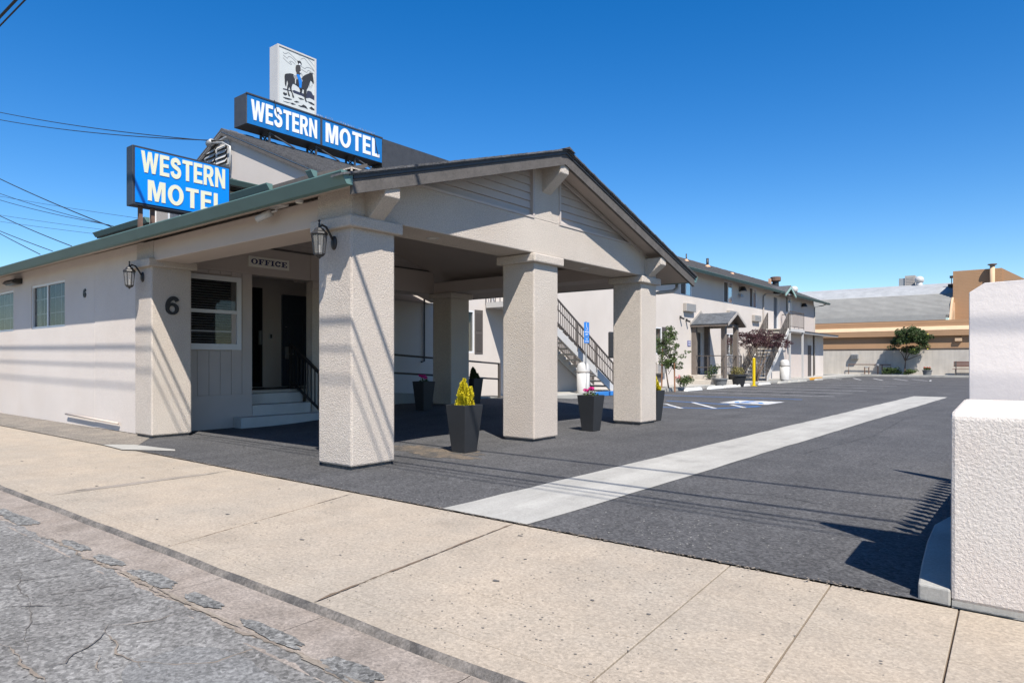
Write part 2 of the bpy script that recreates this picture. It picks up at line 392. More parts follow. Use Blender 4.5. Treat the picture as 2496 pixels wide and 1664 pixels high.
def _el(cx, cy, rx, ry, n=32): return [(cx + rx * math.cos(2 * math.pi * k / n), cy + ry * math.sin(2 * math.pi * k / n)) for k in range(n)]
_slabF = [(.5, 0), (.5, .12), (.37, .12), (.37, .44), (.48, .44), (.48, .34), (.58, .34), (.58, .66), (.48, .66), (.48, .56), (.37, .56), (.37, .88), (.66, .88), (.66, .7), (.78, .7), (.78, 1), (0, 1), (0, .88), (.13, .88), (.13, .12), (0, .12), (0, 0)]
GL = {
 'E': (.62, [[[(0, 0), (.62, 0), (.62, .18), (.22, .18), (.22, .42), (.57, .42), (.57, .59), (.22, .59), (.22, .82), (.61, .82), (.61, 1), (0, 1)]]]),
 'T': (.70, [[[(0, .82), (.24, .82), (.24, 0), (.46, 0), (.46, .82), (.7, .82), (.7, 1), (0, 1)]]]),
 'L': (.60, [[[(0, 0), (.6, 0), (.6, .18), (.22, .18), (.22, 1), (0, 1)]]]),
 'N': (.74, [[[(0, 0), (.21, 0), (.21, .62), (.53, 0), (.74, 0), (.74, 1), (.53, 1), (.53, .38), (.21, 1), (0, 1)]]]),
 'M': (.90, [[[(0, 0), (.20, 0), (.20, .70), (.36, 0), (.54, 0), (.70, .70), (.70, 0), (.90, 0), (.90, 1), (.60, 1), (.45, .34), (.30, 1), (0, 1)]]]),
 'W': (1.12, [[[(0, 1), (.21, 0), (.43, 0), (.56, .62), (.69, 0), (.91, 0), (1.12, 1), (.90, 1), (.79, .36), (.67, 1), (.45, 1), (.33, .36), (.22, 1)]]]),
 'O': (.84, [[_el(.42, .5, .42, .515), _el(.42, .5, .20, .325)]]),
 'R': (.76, [[[(0, 0), (.22, 0), (.22, .40), (.31, .40), (.51, 0), (.76, 0), (.53, .43), (.61, .48), (.67, .56), (.70, .66), (.70, .78), (.67, .88), (.59, .96), (.46, 1), (0, 1)], [(.22, .57), (.40, .57), (.46, .62), (.48, .70), (.46, .78), (.40, .83), (.22, .83)]]]),
 'S': (.72, [[_st([(.58, .70), (.54, .82), (.42, .895), (.30, .895), (.17, .84), (.125, .73), (.17, .63), (.30, .56), (.45, .50), (.57, .42), (.60, .29), (.55, .17), (.42, .105), (.28, .105), (.15, .17), (.10, .31)], .11)]]),
 'F_': (.78, [[_slabF]]),
 'I_': (.50, [[[(0, 0), (.5, 0), (.5, .12), (.37, .12), (.37, .88), (.5, .88), (.5, 1), (0, 1), (0, .88), (.13, .88), (.13, .12), (0, .12)]]]),
 'E_': (.82, [[[(0, 0), (.82, 0), (.82, .32), (.7, .32), (.7, .12)] + _slabF[2:-1]]]),
 'O_': (.90, [[_el(.45, .5, .45, .5), _el(.45, .5, .20, .38)]]),
 'C_': (.84, [[_st([(.70, .70), (.60, .85), (.45, .91), (.26, .82), (.14, .62), (.13, .42), (.24, .19), (.42, .09), (.60, .14), (.74, .28)], .105)], [[(.68, .62), (.80, .62), (.80, .98), (.68, .98)]]]),
 '6': (.72, [[_el(.36, .325, .36, .325), _el(.36, .31, .155, .17)], [_st([(.64, .74), (.58, .84), (.46, .90), (.34, .88), (.20, .76), (.11, .56), (.10, .36)], .105)]]),
}
def letters(name, word, m, parent, o, u, v, w, h, depth=.012, gap=.09):
    """block lettering built from outlines, fitted to width w and height h"""
    tot = sum(GL[c][0] for c in word) + gap * (len(word) - 1); sx = w / tot; x = 0
    o = Vector(o); u = Vector(u); v = Vector(v); n_ = u.cross(v); mb = MB()
    for c in word:
        for li, layer in enumerate(GL[c][1]):
            cu = bpy.data.curves.new('g', 'CURVE'); cu.dimensions = '2D'; cu.fill_mode = 'BOTH'; cu.extrude = .5
            for poly in layer:
                sp_ = cu.splines.new('POLY'); sp_.points.add(len(poly) - 1); sp_.use_cyclic_u = True
                for q, p in zip(sp_.points, poly): q.co = (p[0], p[1], 0, 1)
            to = bpy.data.objects.new('g', cu); col.objects.link(to)
            me = bpy.data.meshes.new_from_object(to.evaluated_get(bpy.context.evaluated_depsgraph_get()))
            bpy.data.objects.remove(to); bpy.data.curves.remove(cu)
            mb.add([o + u * ((x + q.co.x) * sx) + v * (q.co.y * h) + n_ * ((q.co.z + .5) * (depth + li * .0012)) for q in me.vertices], [tuple(p.vertices) for p in me.polygons])
            bpy.data.meshes.remove(me)
        x += GL[c][0] + gap
    return mb.build(name, m, parent)
def ribbon(pts, w, z, jit=.35, rnd=random):
    """thin flat strip on the ground along a polyline, wandering and of uneven width"""
    mb = MB(); pts = [Vector((p[0], p[1], 0)) for p in pts]; fine = []
    for a, b in zip(pts, pts[1:]):
        n = max(2, int((b - a).length / .02))
        for i in range(n): fine.append(a.lerp(b, i / n))
    fine.append(pts[-1])
    ph = [rnd.uniform(0, 6.28) for k in range(8)]; vs_ = []; L_ = 0; m_ = len(fine)
    for i, p in enumerate(fine):
        d = fine[min(i + 1, m_ - 1)] - fine[max(i - 1, 0)]; n = Vector((-d.y, d.x, 0)).normalized()
        if i: L_ += (p - fine[i - 1]).length
        wob = (math.sin(L_ * 7 + ph[0]) + .7 * math.sin(L_ * 17 + ph[1]) + .5 * math.sin(L_ * 41 + ph[2]) + .3 * math.sin(L_ * 97 + ph[3])) * jit * max(w, .012)
        ww = w * (.62 + .28 * math.sin(L_ * 11 + ph[4]) + .2 * math.sin(L_ * 37 + ph[5]) + .15 * math.sin(L_ * 83 + ph[6])) / 2 * min(1, (i + 1) / 6, (m_ - i) / 6)
        ww = max(ww, .0008); q = p + n * wob
        vs_ += [(*(q + n * ww).xy, z), (*(q - n * ww).xy, z)]
    mb.add(vs_, [(2 * i, 2 * i + 1, 2 * i + 3, 2 * i + 2) for i in range(m_ - 1)])
    return mb
def leaves(clumps, n, size, seed, up=.3, asp=.55):
    """leaf-sized folded quads scattered in ellipsoidal clumps [(centre, radii)]"""
    rn = random.Random(seed); mb = MB()
    wts = [c[1][0] * c[1][1] * c[1][2] for c in clumps]
    for c in rn.choices(clumps, wts, k=n):
        while True:
            q = Vector((rn.uniform(-1, 1), rn.uniform(-1, 1), rn.uniform(-1, 1)))
            if .15 < q.length < 1: break
        p = Vector(c[0]) + Vector((q.x * c[1][0], q.y * c[1][1], q.z * c[1][2]))
        d = Vector((rn.gauss(0, 1), rn.gauss(0, 1), rn.gauss(up, .8))).normalized()
        e = d.cross(Vector((rn.gauss(0, 1), rn.gauss(0, 1), rn.gauss(0, 1)))).normalized()
        s_ = size * rn.uniform(.6, 1.3); nrm = d.cross(e) * s_ * .15
        mb.add([p - d * s_ * .5, p + e * s_ * asp * .5 + nrm, p + d * s_ * .5, p - e * s_ * asp * .5 + nrm], [(0, 1, 2), (0, 2, 3)])
    return mb

# ================================================================== SETTING: ground, road, pavement, lot
def sm(t): t = max(0., min(1., t)); return t * t * (3 - 2 * t)
def hz(x, y): return .17 * sm((-7.5 - x) / 3) * sm((y - 6.5) / 4) * (1 - sm((y - 15) / 3))
def sheet(name, m, x0, x1, y0, y1, z, nx=1, ny=1, parent=None, f=None, jit=None):
    mb = MB(); vs_ = []
    rn = random.Random(3)
    for j in range(ny + 1):
        for i in range(nx + 1):
            x = x0 + (x1 - x0) * i / nx; y = y0 + (y1 - y0) * j / ny
            if jit and j == 0: y += rn.uniform(-jit, jit)
            vs_.append((x, y, z + (f(x, y) if f else 0)))
    fs_ = [(j * (nx + 1) + i, j * (nx + 1) + i + 1, (j + 1) * (nx + 1) + i + 1, (j + 1) * (nx + 1) + i) for j in range(ny) for i in range(nx)]
    return mb.add(vs_, fs_).build(name, m, parent, smooth=bool(f))
tag(sheet('ground', 'ground', -350, 350, -300, 500, -.09), kind='structure')
rre = random.Random(15); rv = []; xs_e = [-70] + [-24 + k * .03 for k in range(1000)] + [60]
for x in xs_e:
    e_ = 1.615 + .018 * math.sin(x * 2.1) + .012 * math.sin(x * 7.3 + 1) + .008 * math.sin(x * 23) + rre.uniform(-.007, .007)
    rv += [(x, -14, -.036), (x, 1.45, -.036), (x, e_, -.0255)]
rfc = []
for i in range(len(xs_e) - 1):
    for k in range(2): rfc.append((3 * i + k, 3 * i + 3 + k, 3 * i + 4 + k, 3 * i + 1 + k))
road = tag(MB().add(rv, rfc).build('road', 'asphalt_road', smooth=True), kind='structure')
lot = tag(sheet('parking_lot', 'asphalt', -13.3, 8, 3.9, 60, .008, 284, 280, f=hz, jit=.014), kind='structure')
verge = tag(MB().add([(-40, 3.72, .0115), (-10.1, 3.84, .0115), (-9.75, 3.92, .0115), (-10.88, 4.62, .0115), (-11.2, 4.76, .0115), (-40, 4.9, .0115)], [(0, 1, 2, 3, 4, 5)]).build('verge', ground_mat('verge', (.27, .235, .195), (.20, .18, .155), grain=.35, gs=48, cells=.3, cs=60, blotch=.2, bs=1.2, stains=.2), None), kind='structure')

# gutter pan in poured lengths
pan = bpy.data.objects.new('gutter_pan', None); col.objects.link(pan); pan['kind'] = 'structure'
gx = -22.0
rg = random.Random(5)
while gx < 6:
    L_ = rg.uniform(.85, 1.25)
    MB().add([(gx + .002, 1.56, -.029), (gx + L_ - .002, 1.56, -.029), (gx + L_ - .002, 1.96, -.026), (gx + .002, 1.96, -.026)],
             [(0, 1, 2, 3)]).build('gutter_slab', 'concrete_gutter', pan)
    gx += L_
# worn asphalt patches lapped onto the gutter pan
def blob(cx, cy, rx, ry, z, seed, n=26, jag=.12):
    rn = random.Random(seed); vs_ = [(cx, cy, z)]; n = max(n, 12); ph = [rn.uniform(0, 6.28) for k in range(6)]
    for k in range(n):
        a = 2 * math.pi * k / n
        q = 1 + jag * (.5 * math.sin(2 * a + ph[0]) + .5 * math.sin(3 * a + ph[1]) + .35 * math.sin(7 * a + ph[2]) + .3 * math.sin(13 * a + ph[3]) + rn.uniform(-.25, .25))
        c_, s_ = math.cos(a), math.sin(a)
        e = (abs(c_) ** 3 + abs(s_) ** 3) ** (-1 / 3)
        vs_.append((cx + rx * c_ * q * e, cy + ry * s_ * q * e, z))
    return MB().add(vs_, [(0, 1 + k, 1 + (k + 1) % n) for k in range(n)])
for i, (px, py, w) in enumerate([(130, 270, .62), (430, 425, .36), (620, 510, .38), (870, 615, .40), (1150, 745, .36), (1570, 925, .42), (2040, 1130, .42), (40, 235, .3)]):
    p = on('d1', px, py, z=-.03)
    blob(p.x, 1.69 + .012 * math.sin(i * 5), w * (.50 + .14 * math.sin(i * 3)), .048 + .012 * math.cos(i * 2), -.0235 + i * .0003, i, 90, .15).build('asphalt_patch', 'asphalt_patch', road)
for i, x in enumerate([-1.7, -1.1, -.4, .4, -9.4, -10.8, -12.4, -15]):
    blob(x, 1.69, .17 + .05 * math.sin(i * 2), .055, -.022, i + 20, 60, .12).build('asphalt_patch', 'asphalt_patch', road)
blob(-2.55, 1.28, .40, .20, -.031, 77, 60, .06).build('asphalt_patch', ground_mat('asphalt_round_patch', (.235, .232, .222), (.20, .196, .187), grain=.38, gs=55, cells=.3, cs=75, blotch=.12, bs=2.5, bdist=.01), road)
# cracks in the road, traced
CRK = [[(-5.5, 1.63), (-4.6, 1.625), (-3.9, 1.63), (-3.45, 1.62), (-3.0, 1.625), (-2.6, 1.63), (-2.2, 1.63), (-1.7, 1.62), (-1.2, 1.63)]]
for pl in [[(0, 990), (100, 1080), (200, 1150), (270, 1209)], [(200, 1135), (380, 1100), (430, 1050), (570, 965), (620, 900)],
           [(610, 880), (600, 930), (660, 980), (680, 1040), (800, 1090), (1000, 1110), (1250, 1095), (1400, 1040), (1600, 990)],
           [(620, 890), (750, 880), (900, 850), (1050, 800)], [(0, 550), (200, 520), (400, 490)], [(0, 640), (250, 610), (500, 580), (700, 570)],
           [(100, 720), (400, 690), (700, 650), (830, 640)], [(0, 780), (300, 770), (600, 745), (850, 700)], [(560, 1060), (575, 1150)], [(800, 1090), (820, 1130)]]:
    CRK.append([tuple(on('d1', *q, z=-.036).xy) for q in pl])
for i, pl in enumerate(CRK):
    ribbon(pl, (.022 if i == 0 else .010) if i not in (1,) else .016, (-.0225 if i == 0 else -.0305 + i * .0001), .6, random.Random(i)).build('crack', 'crack' if i in (0, 1, 3, 4, 9, 10) else 'crack_dark', road)
rd = random.Random(12)
for i in range(10):
    y0 = rd.uniform(-.4, 1.4); x0 = rd.uniform(-7, -1)
    pts = [(x0, y0)]
    for k in range(6): pts.append((pts[-1][0] + rd.uniform(.1, .4), pts[-1][1] + rd.uniform(-.12, .12)))
    ribbon(pts, .006, -.0315 - i * .0001, .6, rd).build('crack', 'crack_dark', road)
# sandy dirt along the gutter edge
for i, (x, w) in enumerate([(-3.55, .16), (-3.2, .2), (-2.35, .12), (-4.1, .1), (-1.95, .15)]):
    blob(x, 1.635, w, .012, -.0215 + i * .0002, 40 + i, 60, .4).build('dirt', 'dirt', road)

# kerb lip, rubbed dark by tyres
kerb = MB()
kx = [-40 + i * .25 for i in range(200)]
rk = random.Random(9); vsk = []
for x in kx:
    j = rk.uniform(-.008, .008)
    vsk += [(x, 1.955 + j, -.03), (x, 1.966 + j, -.008 + rk.uniform(-.003, .002)), (x, 1.988 + j, .004)]
fk = []
for i in range(len(kx) - 1):
    for k in range(2): fk.append((3 * i + k, 3 * i + 3 + k, 3 * i + 4 + k, 3 * i + 1 + k))
kerb.add(vsk, fk)
tag(kerb.build('kerb', 'kerb_dark', smooth=True), kind='structure')

# pavement: poured slabs with open joints over a dark bed
pav = bpy.data.objects.new('pavement', None); col.objects.link(pav); pav['kind'] = 'structure'
bed = sheet('joint_bed', 'joint', -40, 12, 1.99, 3.93, -.012, parent=pav)
JX = [(-33, -33), (-28, -28), (-23.5, -23.5), (-18.6, -18.6), (-14.2, -14.4), (-9.7, -9.85), (-6.59, -7.2), (-4.46, -4.95), (-2.86, -3.1), (-1.33, -1.47), (-.80, -.92), (-.28, -.345), (.27, .25), (.85, .85), (1.45, 1.45), (2.05, 2.05), (4, 4), (7, 7), (12, 12)]
for (a0, a1), (b0, b1) in zip(JX, JX[1:]):
    rows = [1.985, 2.135, 3.895] if b0 < -2.8 else [1.985, 2.16, 2.61, 3.22, 3.895]
    for y0, y1 in zip(rows, rows[1:]):
        g = .005 if y0 < 2 else .004
        def xx(f, b, y): return f + (b - f) * (y - 1.985) / 1.91
        ya, yb = y0 + g * .4, y1 - g * .4
        mb = MB(); zt = 0.0
        top = [(xx(a0, a1, ya) + g, ya), (xx(b0, b1, ya) - g, ya), (xx(b0, b1, yb) - g, yb), (xx(a0, a1, yb) + g, yb)]
        mb.add([(*q, zt) for q in top] + [(*q, -.05) for q in top], [(0, 1, 2, 3), (4, 5, 1, 0), (5, 6, 2, 1), (6, 7, 3, 2), (7, 4, 0, 3)])
        mb.build('slab', 'concrete_walk', pav, bevel=.003)
ribbon([(-2.87, 2.0), (-2.98, 2.9), (-3.1, 3.88)], .022, .0024, .12, random.Random(6)).build('joint_filler', 'joint', pav)
ribbon([(-4.46, 2.0), (-4.7, 2.95), (-4.95, 3.88)], .010, .0024, .12, random.Random(7)).build('joint_filler', 'joint', pav)
# chewing gum spots, stains and exposed aggregate on the slabs
rs = random.Random(21); mb = MB()
for i in range(30):
    x = rs.uniform(-10, 1); y = rs.uniform(2.05, 3.8); r = rs.choice([.008, .010, .012, .018])
    b_ = blob(x, y, r, r * rs.uniform(.6, 1), .0035, i, 9, .25); mb.add(b_.v, b_.f)
tag(mb.build('gum_spots', 'spot', pav), kind='stuff')
mb = MB()
for i in range(700):
    x = rs.gauss(-1.9, .75) if i % 3 else rs.gauss(-4.2, .9); y = rs.uniform(2.02, 3.84); r = abs(rs.gauss(.0035, .002)) + .0015
    if x < -7 or (-2.8 < x and rs.random() < .15): continue
    mb.add([(x - r, y, .0022), (x, y - r * .7, .0022), (x + r, y, .0022), (x, y + r * .8, .0022)], [(0, 1, 2, 3)])
tag(mb.build('aggregate', mat('chip', (.17, .155, .14), 1, var=.3), pav), kind='stuff')
blob(-7.02, 2.95, .05, .75, .0026, 3, 60, .4).build('stain', ground_mat('stain', (.33, .285, .235), (.36, .31, .26), grain=.14, gs=70, cells=.08, cs=120), pav)
# patch of pale concrete by the first column, asphalt seam crumbs
MB().add([(-10.55, 3.84, .0145), (-9.75, 3.79, .0145), (-9.05, 4.17, .0145), (-9.2, 4.24, .0145), (-10.2, 4.12, .0145)], [(0, 1, 2, 3, 4)]).build('concrete_patch', 'concrete_pale', lot)
mb = MB()
for i in range(900):
    x = rs.uniform(-9.6, -.6); y = 3.89 + rs.gauss(0, .016); r = rs.uniform(.003, .008)
    mb.add([(x - r, y, .012), (x, y - r, .012), (x + r, y, .012), (x, y + r, .013)], [(0, 1, 2, 3)])
tag(mb.build('edge_crumbs', 'dirt', lot), kind='stuff')
# pale concrete strip down the driveway
strip = MB(); n = 60; vs_ = []
for i in range(n + 1):
    t = i / n; y = 3.9 + 22.5 * t
    vs_ += [(-3.84 + .21 * t + rs.uniform(-.012, .012), y, .0125), (-2.97 + .33 * t + rs.uniform(-.012, .012), y + (-.1 * t), .0125)]
strip.add(vs_, [(2 * i, 2 * i + 1, 2 * i + 3, 2 * i + 2) for i in range(n)])
tag(strip.build('driveway_strip', 'concrete_pale'), kind='structure')
blob(-6.35, 6.3, .85, .30, .0105, 5, 70, .3).build('dirt', 'sand_dirt', lot)
# white grit flecks on the asphalt
mb = MB()
for i in range(230):
    x = rs.uniform(-6, -.6); y = 3.95 + abs(rs.gauss(0, 1.6)); r = rs.uniform(.003, .009)
    if rs.random() < .4: x = rs.gauss(-2.1, .4); y = 4.1 + abs(rs.gauss(0, .35))
    mb.add([(x - r, y, .0105), (x, y - r, .0105), (x + r, y, .0105), (x, y + r * .7, .0105)], [(0, 1, 2, 3)])
tag(mb.build('grit', 'concrete_pale', lot), kind='stuff')
# scraped arc lines on the asphalt
ribbon([tuple(on('e2', *q, z=0).xy) for q in [(1000, 222), (1080, 235), (1180, 238), (1300, 228), (1420, 212)]], .03, .0105, .2).build('scuff', 'ground', lot)
ribbon([tuple(on('e2', *q, z=0).xy) for q in [(1500, 345), (1700, 352), (1990, 372)]], .012, .0106, .2).build('scuff', 'ground', lot)

ro = random.Random(77)
for i in range(16):
    x = ro.uniform(-10.5, -6.2); y = ro.choice([25.7, 28.2, 31.2, 34.5, 38, 41.6]) + ro.uniform(-.5, .5)
    blob(x, y, ro.uniform(.08, .3), ro.uniform(.06, .2), .0115 + i * .0001, i, 24, .25).build('oil_stain', mat('oil%d' % i, (.035, .034, .035), .7, var=.3), lot)
for i, pl in enumerate([[(-2.5, 9), (-2.2, 12), (-2.35, 16), (-1.9, 21)], [(-5.4, 9.0), (-4.9, 9.4), (-4.2, 9.2), (-3.7, 9.5)], [(-2.6, 5.9), (-1.9, 6.1), (-1.2, 5.9)], [(-5.5, 14), (-4.4, 14.6), (-3.8, 14.4)]]):
    ribbon(pl, .012, .0112, .8, random.Random(i + 5)).build('crack', mat('seal%d' % i, (.04, .04, .041), .8), lot)
# painted parking marks
def stroke(a, b, w, m='line_paint', z=.0135):
    a = Vector(a); b = Vector(b); d = (b - a).normalized(); nn = Vector((-d.y, d.x)) * w / 2
    return MB().add([(*(a - nn), z), (*(b - nn), z), (*(b + nn), z), (*(a + nn), z)], [(0, 1, 2, 3)]).build('painted_line', m, lot)
for y in (24.4, 27.0, 29.5, 32.9, 36.2, 40.0, 43.3): stroke((-11.4, y), (-5.65, y), .1)
for a, b in [((-12.8, 52.2), (-10.6, 47.6)), ((-10.75, 51.6), (-9.37, 47.1)), ((-9.45, 51.4), (-8.08, 46.8)), ((-8.2, 51.2), (-6.8, 47.2)), ((-7.05, 50.6), (-5.8, 47.4))]: stroke(a, b, .11)
stroke((-5.85, 49.4), (-5.6, 46.9), .1)
for a, b in [((-13.2, 19.1), (-10.35, 15.5)), ((-8.45, 17.4), (-7.25, 15.9)), ((-8.05, 18.4), (-6.6, 16.45)), ((-6.85, 18.2), (-6.1, 17.15)), ((-10.9, 18.9), (-9.2, 16.8))]: stroke(a, b, .12, 'line_paint')
for a, b in [((-10.7, 15.3), (-6.6, 16.35)), ((-6.6, 16.35), (-5.95, 17.9)), ((-5.95, 17.9), (-9.0, 18.7)), ((-12.0, 21.6), (-6.0, 21.9))]: stroke(a, b, .1, 'blue_paint', .0125)
MB().add([(-7.4, 18.75, .0115), (-6.05, 18.75, .0115), (-6.05, 20.3, .0115), (-7.4, 20.3, .0115)], [(0, 1, 2, 3)]).build('painted_panel', 'line_paint', lot)
for a, b, w in [((-6.95, 19.9), (-6.95, 19.4), .13), ((-6.95, 19.5), (-6.5, 19.45), .12), ((-6.5, 19.5), (-6.3, 19.05), .12), ((-7.15, 19.45), (-7.0, 19.05), .12), ((-7.0, 19.05), (-6.6, 19.0), .12), ((-7.0, 20.15), (-6.85, 20.05), .16)]:
    stroke(a, b, w, 'blue_paint', .0155)

# raised walkways
wk = tag(MB().box(-13.2, -11.9, 9.65, 22, -.05, .15).build('walkway', 'concrete_pale', bevel=.015), kind='structure')
tag(MB().box(-13.2, -11.75, 22, 59.0, -.05, .148).build('walkway', 'concrete_pale', bevel=.015), kind='structure')
tag(MB().box(-16, 8, 59.0, 60.9, -.05, .15).build('walkway', 'concrete_pale', bevel=.015), kind='structure')
MB().box(-12.06, -11.885, 19.3, 21.3, .02, .156).build('blue_kerb_paint', 'blue_paint', wk)
MB().box(-11.9, -11.735, 44.5, 47.4, .02, .154).build('orange_kerb_paint', 'orange_paint', wk)

# ================================================================== ONE-STOREY OFFICE WITH ENTRANCE CANOPY
XG, YF, YBK, YR = -5.93, 4.62, 11.87, 8.24
ZR, SL = 4.32, .305
def rz(y, d=0): return ZR - SL * abs(y - YR) - d
off = thing('motel_office', 'one-storey beige stucco motel office with gabled drive-through canopy on thick columns', 'building', (-9, 8, 0))
def grid_wall(axis, p0, p1, a0, a1, z0, z1, ops):
    """wall slab p0..p1 thick, running a0..a1, with rectangular openings (a,b,zlo,zhi)"""
    mb = MB()
    As = sorted({a0, a1, *[q for o in ops for q in o[:2]]}); Zs = sorted({z0, z1, *[q for o in ops for q in o[2:4]]})
    for i in range(len(As) - 1):
        run = None
        for k in range(len(Zs) - 1):
            ca, cz = (As[i] + As[i + 1]) / 2, (Zs[k] + Zs[k + 1]) / 2
            hole = any(o[0] < ca < o[1] and o[2] < cz < o[3] for o in ops)
            if not hole: run = (run[0], Zs[k + 1]) if run else (Zs[k], Zs[k + 1])
            if (hole or k == len(Zs) - 2) and run:
                if axis == 'Y': mb.box(As[i], As[i + 1], p0, p1, *run)
                else: mb.box(p0, p1, As[i], As[i + 1], *run)
                run = None
    return mb
# columns
def column(x0, y0, zb=0.):
    x1, y1 = x0 + .6, y0 + .62
    c = MB().box(x0, x1, y0, y1, zb + .045, 2.70).build('column', 'stucco', off, bevel=.022)
    MB().box(x0 - .07, x1 + .07, y0 - .07, y1 + .07, 2.655, 2.785).build('column_cap', 'stucco', c, bevel=.02)
    MB().box(x0 + .03, x1 - .03, y0 + .03, y1 - .03, zb - .02, zb + .06).build('column_base', 'kerb_dark', c)
for x0, y0, zb in [(XG - .6, YF, 0), (XG - .6, 7.93, 0), (XG - .6, 11.25, .01), (-11.4, YF, 0), (-11.4, 11.25, .15)]: column(x0, y0, zb)
# beams and gable
U = .13
MB().box(XG - .6, XG, YF, YBK, 2.79, 3.31).build('beam', 'stucco', off, bevel=.015)
def gable_piece(y0, y1, x0, x1, z0):
    ys = [y0] + ([YR] if y0 < YR < y1 else []) + [y1]
    return MB().prism([(y0, z0), (y1, z0)] + [(y, rz(y, U)) for y in reversed(ys)], 'X', x0, x1)
for y0, y1 in [(YF, 5.42), (7.93, 8.58), (11.12, YBK)]:
    gable_piece(y0, y1, XG - .35, XG, 3.31).build('gable_wall', 'stucco', off)
def siding(ya, yb, xf, flip=False):
    z = 3.325
    xb = xf - .05
    while z < rz(YR, U) - .05:
        z1 = z + .112
        def lim(zz, y0, y1):
            if yb <= YR + .01 or ya < YR - 1 and yb < YR: pass
            lo = YR - (ZR - U - zz) / SL; hi = YR + (ZR - U - zz) / SL
            return max(y0, lo), min(y1, hi)
        a0, b0 = lim(z, ya, yb); a1, b1 = lim(min(z1, rz(YR, U)), ya, yb)
        if b0 - a0 > .05:
            if b1 - a1 < .02: a1, b1 = ((a0 + b0) / 2 - .01, (a0 + b0) / 2 + .01) if yb > YR > ya else ((b0 - .02, b0) if yb <= YR else (a0, a0 + .02))
            MB().add([(xf, a0, z), (xf, b0, z), (xf - .022, b1, z1), (xf - .022, a1, z1), (xb, a0, z), (xb, b0, z), (xb, b1, z1), (xb, a1, z1)],
                     [(0, 1, 2, 3), (7, 6, 5, 4), (1, 0, 4, 5), (2, 1, 5, 6), (3, 2, 6, 7), (0, 3, 7, 4)]).build('siding_board', 'siding', off)
        z += .115
siding(5.42, 7.93, XG - .03); siding(8.58, 11.12, XG - .03)
siding(5.3, 11.2, -11.43)
# trims round the siding
for y0, y1 in [(5.42, 7.93), (8.58, 11.12)]:
    MB().box(XG - .06, XG + .012, y0, y1, 3.30, 3.335).build('siding_trim', 'siding', off)
for y in (7.915, 8.595):
    MB().box(XG - .06, XG + .014, y - .022, y + .022, 3.336, rz(YR, U + .12)).build('siding_trim', 'siding', off)
MB().box(-11.46, -11.40, 5.3, 11.2, 3.29, 3.325).build('siding_trim', 'trim_dark', off)
for s in (-1, 1):
    a, b = (YR + s * 2.95, YR + s * .42)
    MB().bar((XG + .0, a, rz(a, U + .05)), (XG + .0, b, rz(b, U + .05)), .03, .05, up=(0, s * .3, 1)).build('siding_trim', 'siding', off)
# corbels
for yc, zt in [(4.92, 3.115), (8.25, 4.10), (11.50, 3.115)]:
    MB().prism([(-5.60, zt), (-5.60, zt - .13), (-5.93, zt - .38), (-6.0, zt - .38), (-6.0, zt)], 'Y', yc - .11, yc + .11).build('corbel', 'stucco', off, bevel=.012)
# street, inner and rear beams
MB().box(-10.8, XG - .6, YF + .03, YF + .55, 2.745, 3.06).build('beam', 'soffit', off, bevel=.012)
MB().box(-11.4, -10.8, YF + .03, YF + .58, 2.786, 3.06).build('beam', 'stucco', off)
MB().box(XG - .62, XG - .02, YF + .01, YF + .3, 2.786, 3.08).build('beam', 'stucco', off)
MB().box(-11.4, XG - .6, 11.28, 11.84, 2.79, 3.05).build('beam', 'soffit', off, bevel=.012)
MB().box(-12.0, -11.4, 7.9, 11.28, 2.79, 3.30).build('beam', 'soffit', off)
# roof: shingle skin over a plastered soffit
def slope(name, m, y0, y1, x0, x1, d0, d1):
    return MB().prism([(y0, rz(y0, d0)), (y1, rz(y1, d0)), (y1, rz(y1, d1)), (y0, rz(y0, d1))], 'X', x0, x1).build(name, m, off)
slope('roof', 'shingle', 4.30, YR, -30, -5.54, 0, .035)
slope('roof', 'shingle', YR, 12.88, -13.1, -5.54, 0, .035)
slope('soffit', 'soffit', 4.36, YR, -30, -5.62, .036, U)
slope('soffit', 'soffit', YR, 12.83, -13.1, -5.62, .036, U)
rr = random.Random(4)
for s in (-1, 1):                                # ragged shingle tabs along the rake, ridge caps
    y = YR
    lim = 4.32 if s < 0 else 12.86
    while (y - lim) * s < 0:
        y2 = y + s * .14
        MB().add([(-5.70, y, rz(y) + .006), (-5.535 + rr.uniform(0, .008), y, rz(y) + .006), (-5.535 + rr.uniform(0, .008), y2, rz(y2) + .002), (-5.70, y2, rz(y2) + .002),
                  (-5.70, y, rz(y) - .02), (-5.53, y, rz(y) - .02), (-5.53, y2, rz(y2) - .02), (-5.70, y2, rz(y2) - .02)],
                 [(0, 1, 2, 3), (1, 5, 6, 2), (0, 4, 5, 1), (3, 2, 6, 7)]).build('shingle', 'shingle', off)
        y = y2
for k in range(10):
    x = -5.5 - k * .22
    MB().prism([(YR - .16, rz(YR - .16) + .01), (YR, ZR + .025), (YR + .16, rz(YR + .16) + .01), (YR, ZR - .01)], 'X', x - .24, x + rr.uniform(-.01, .01)).build('ridge_cap', 'shingle', off)
for a, b in [(4.36, YR), (YR, 12.83)]:            # bargeboards with a drip strip above
    slope('bargeboard', 'trim_dark', a, b, -5.62, -5.575, .075, .225)
    slope('drip_strip', 'sign_case', a, b, -5.62, -5.56, .036, .072)
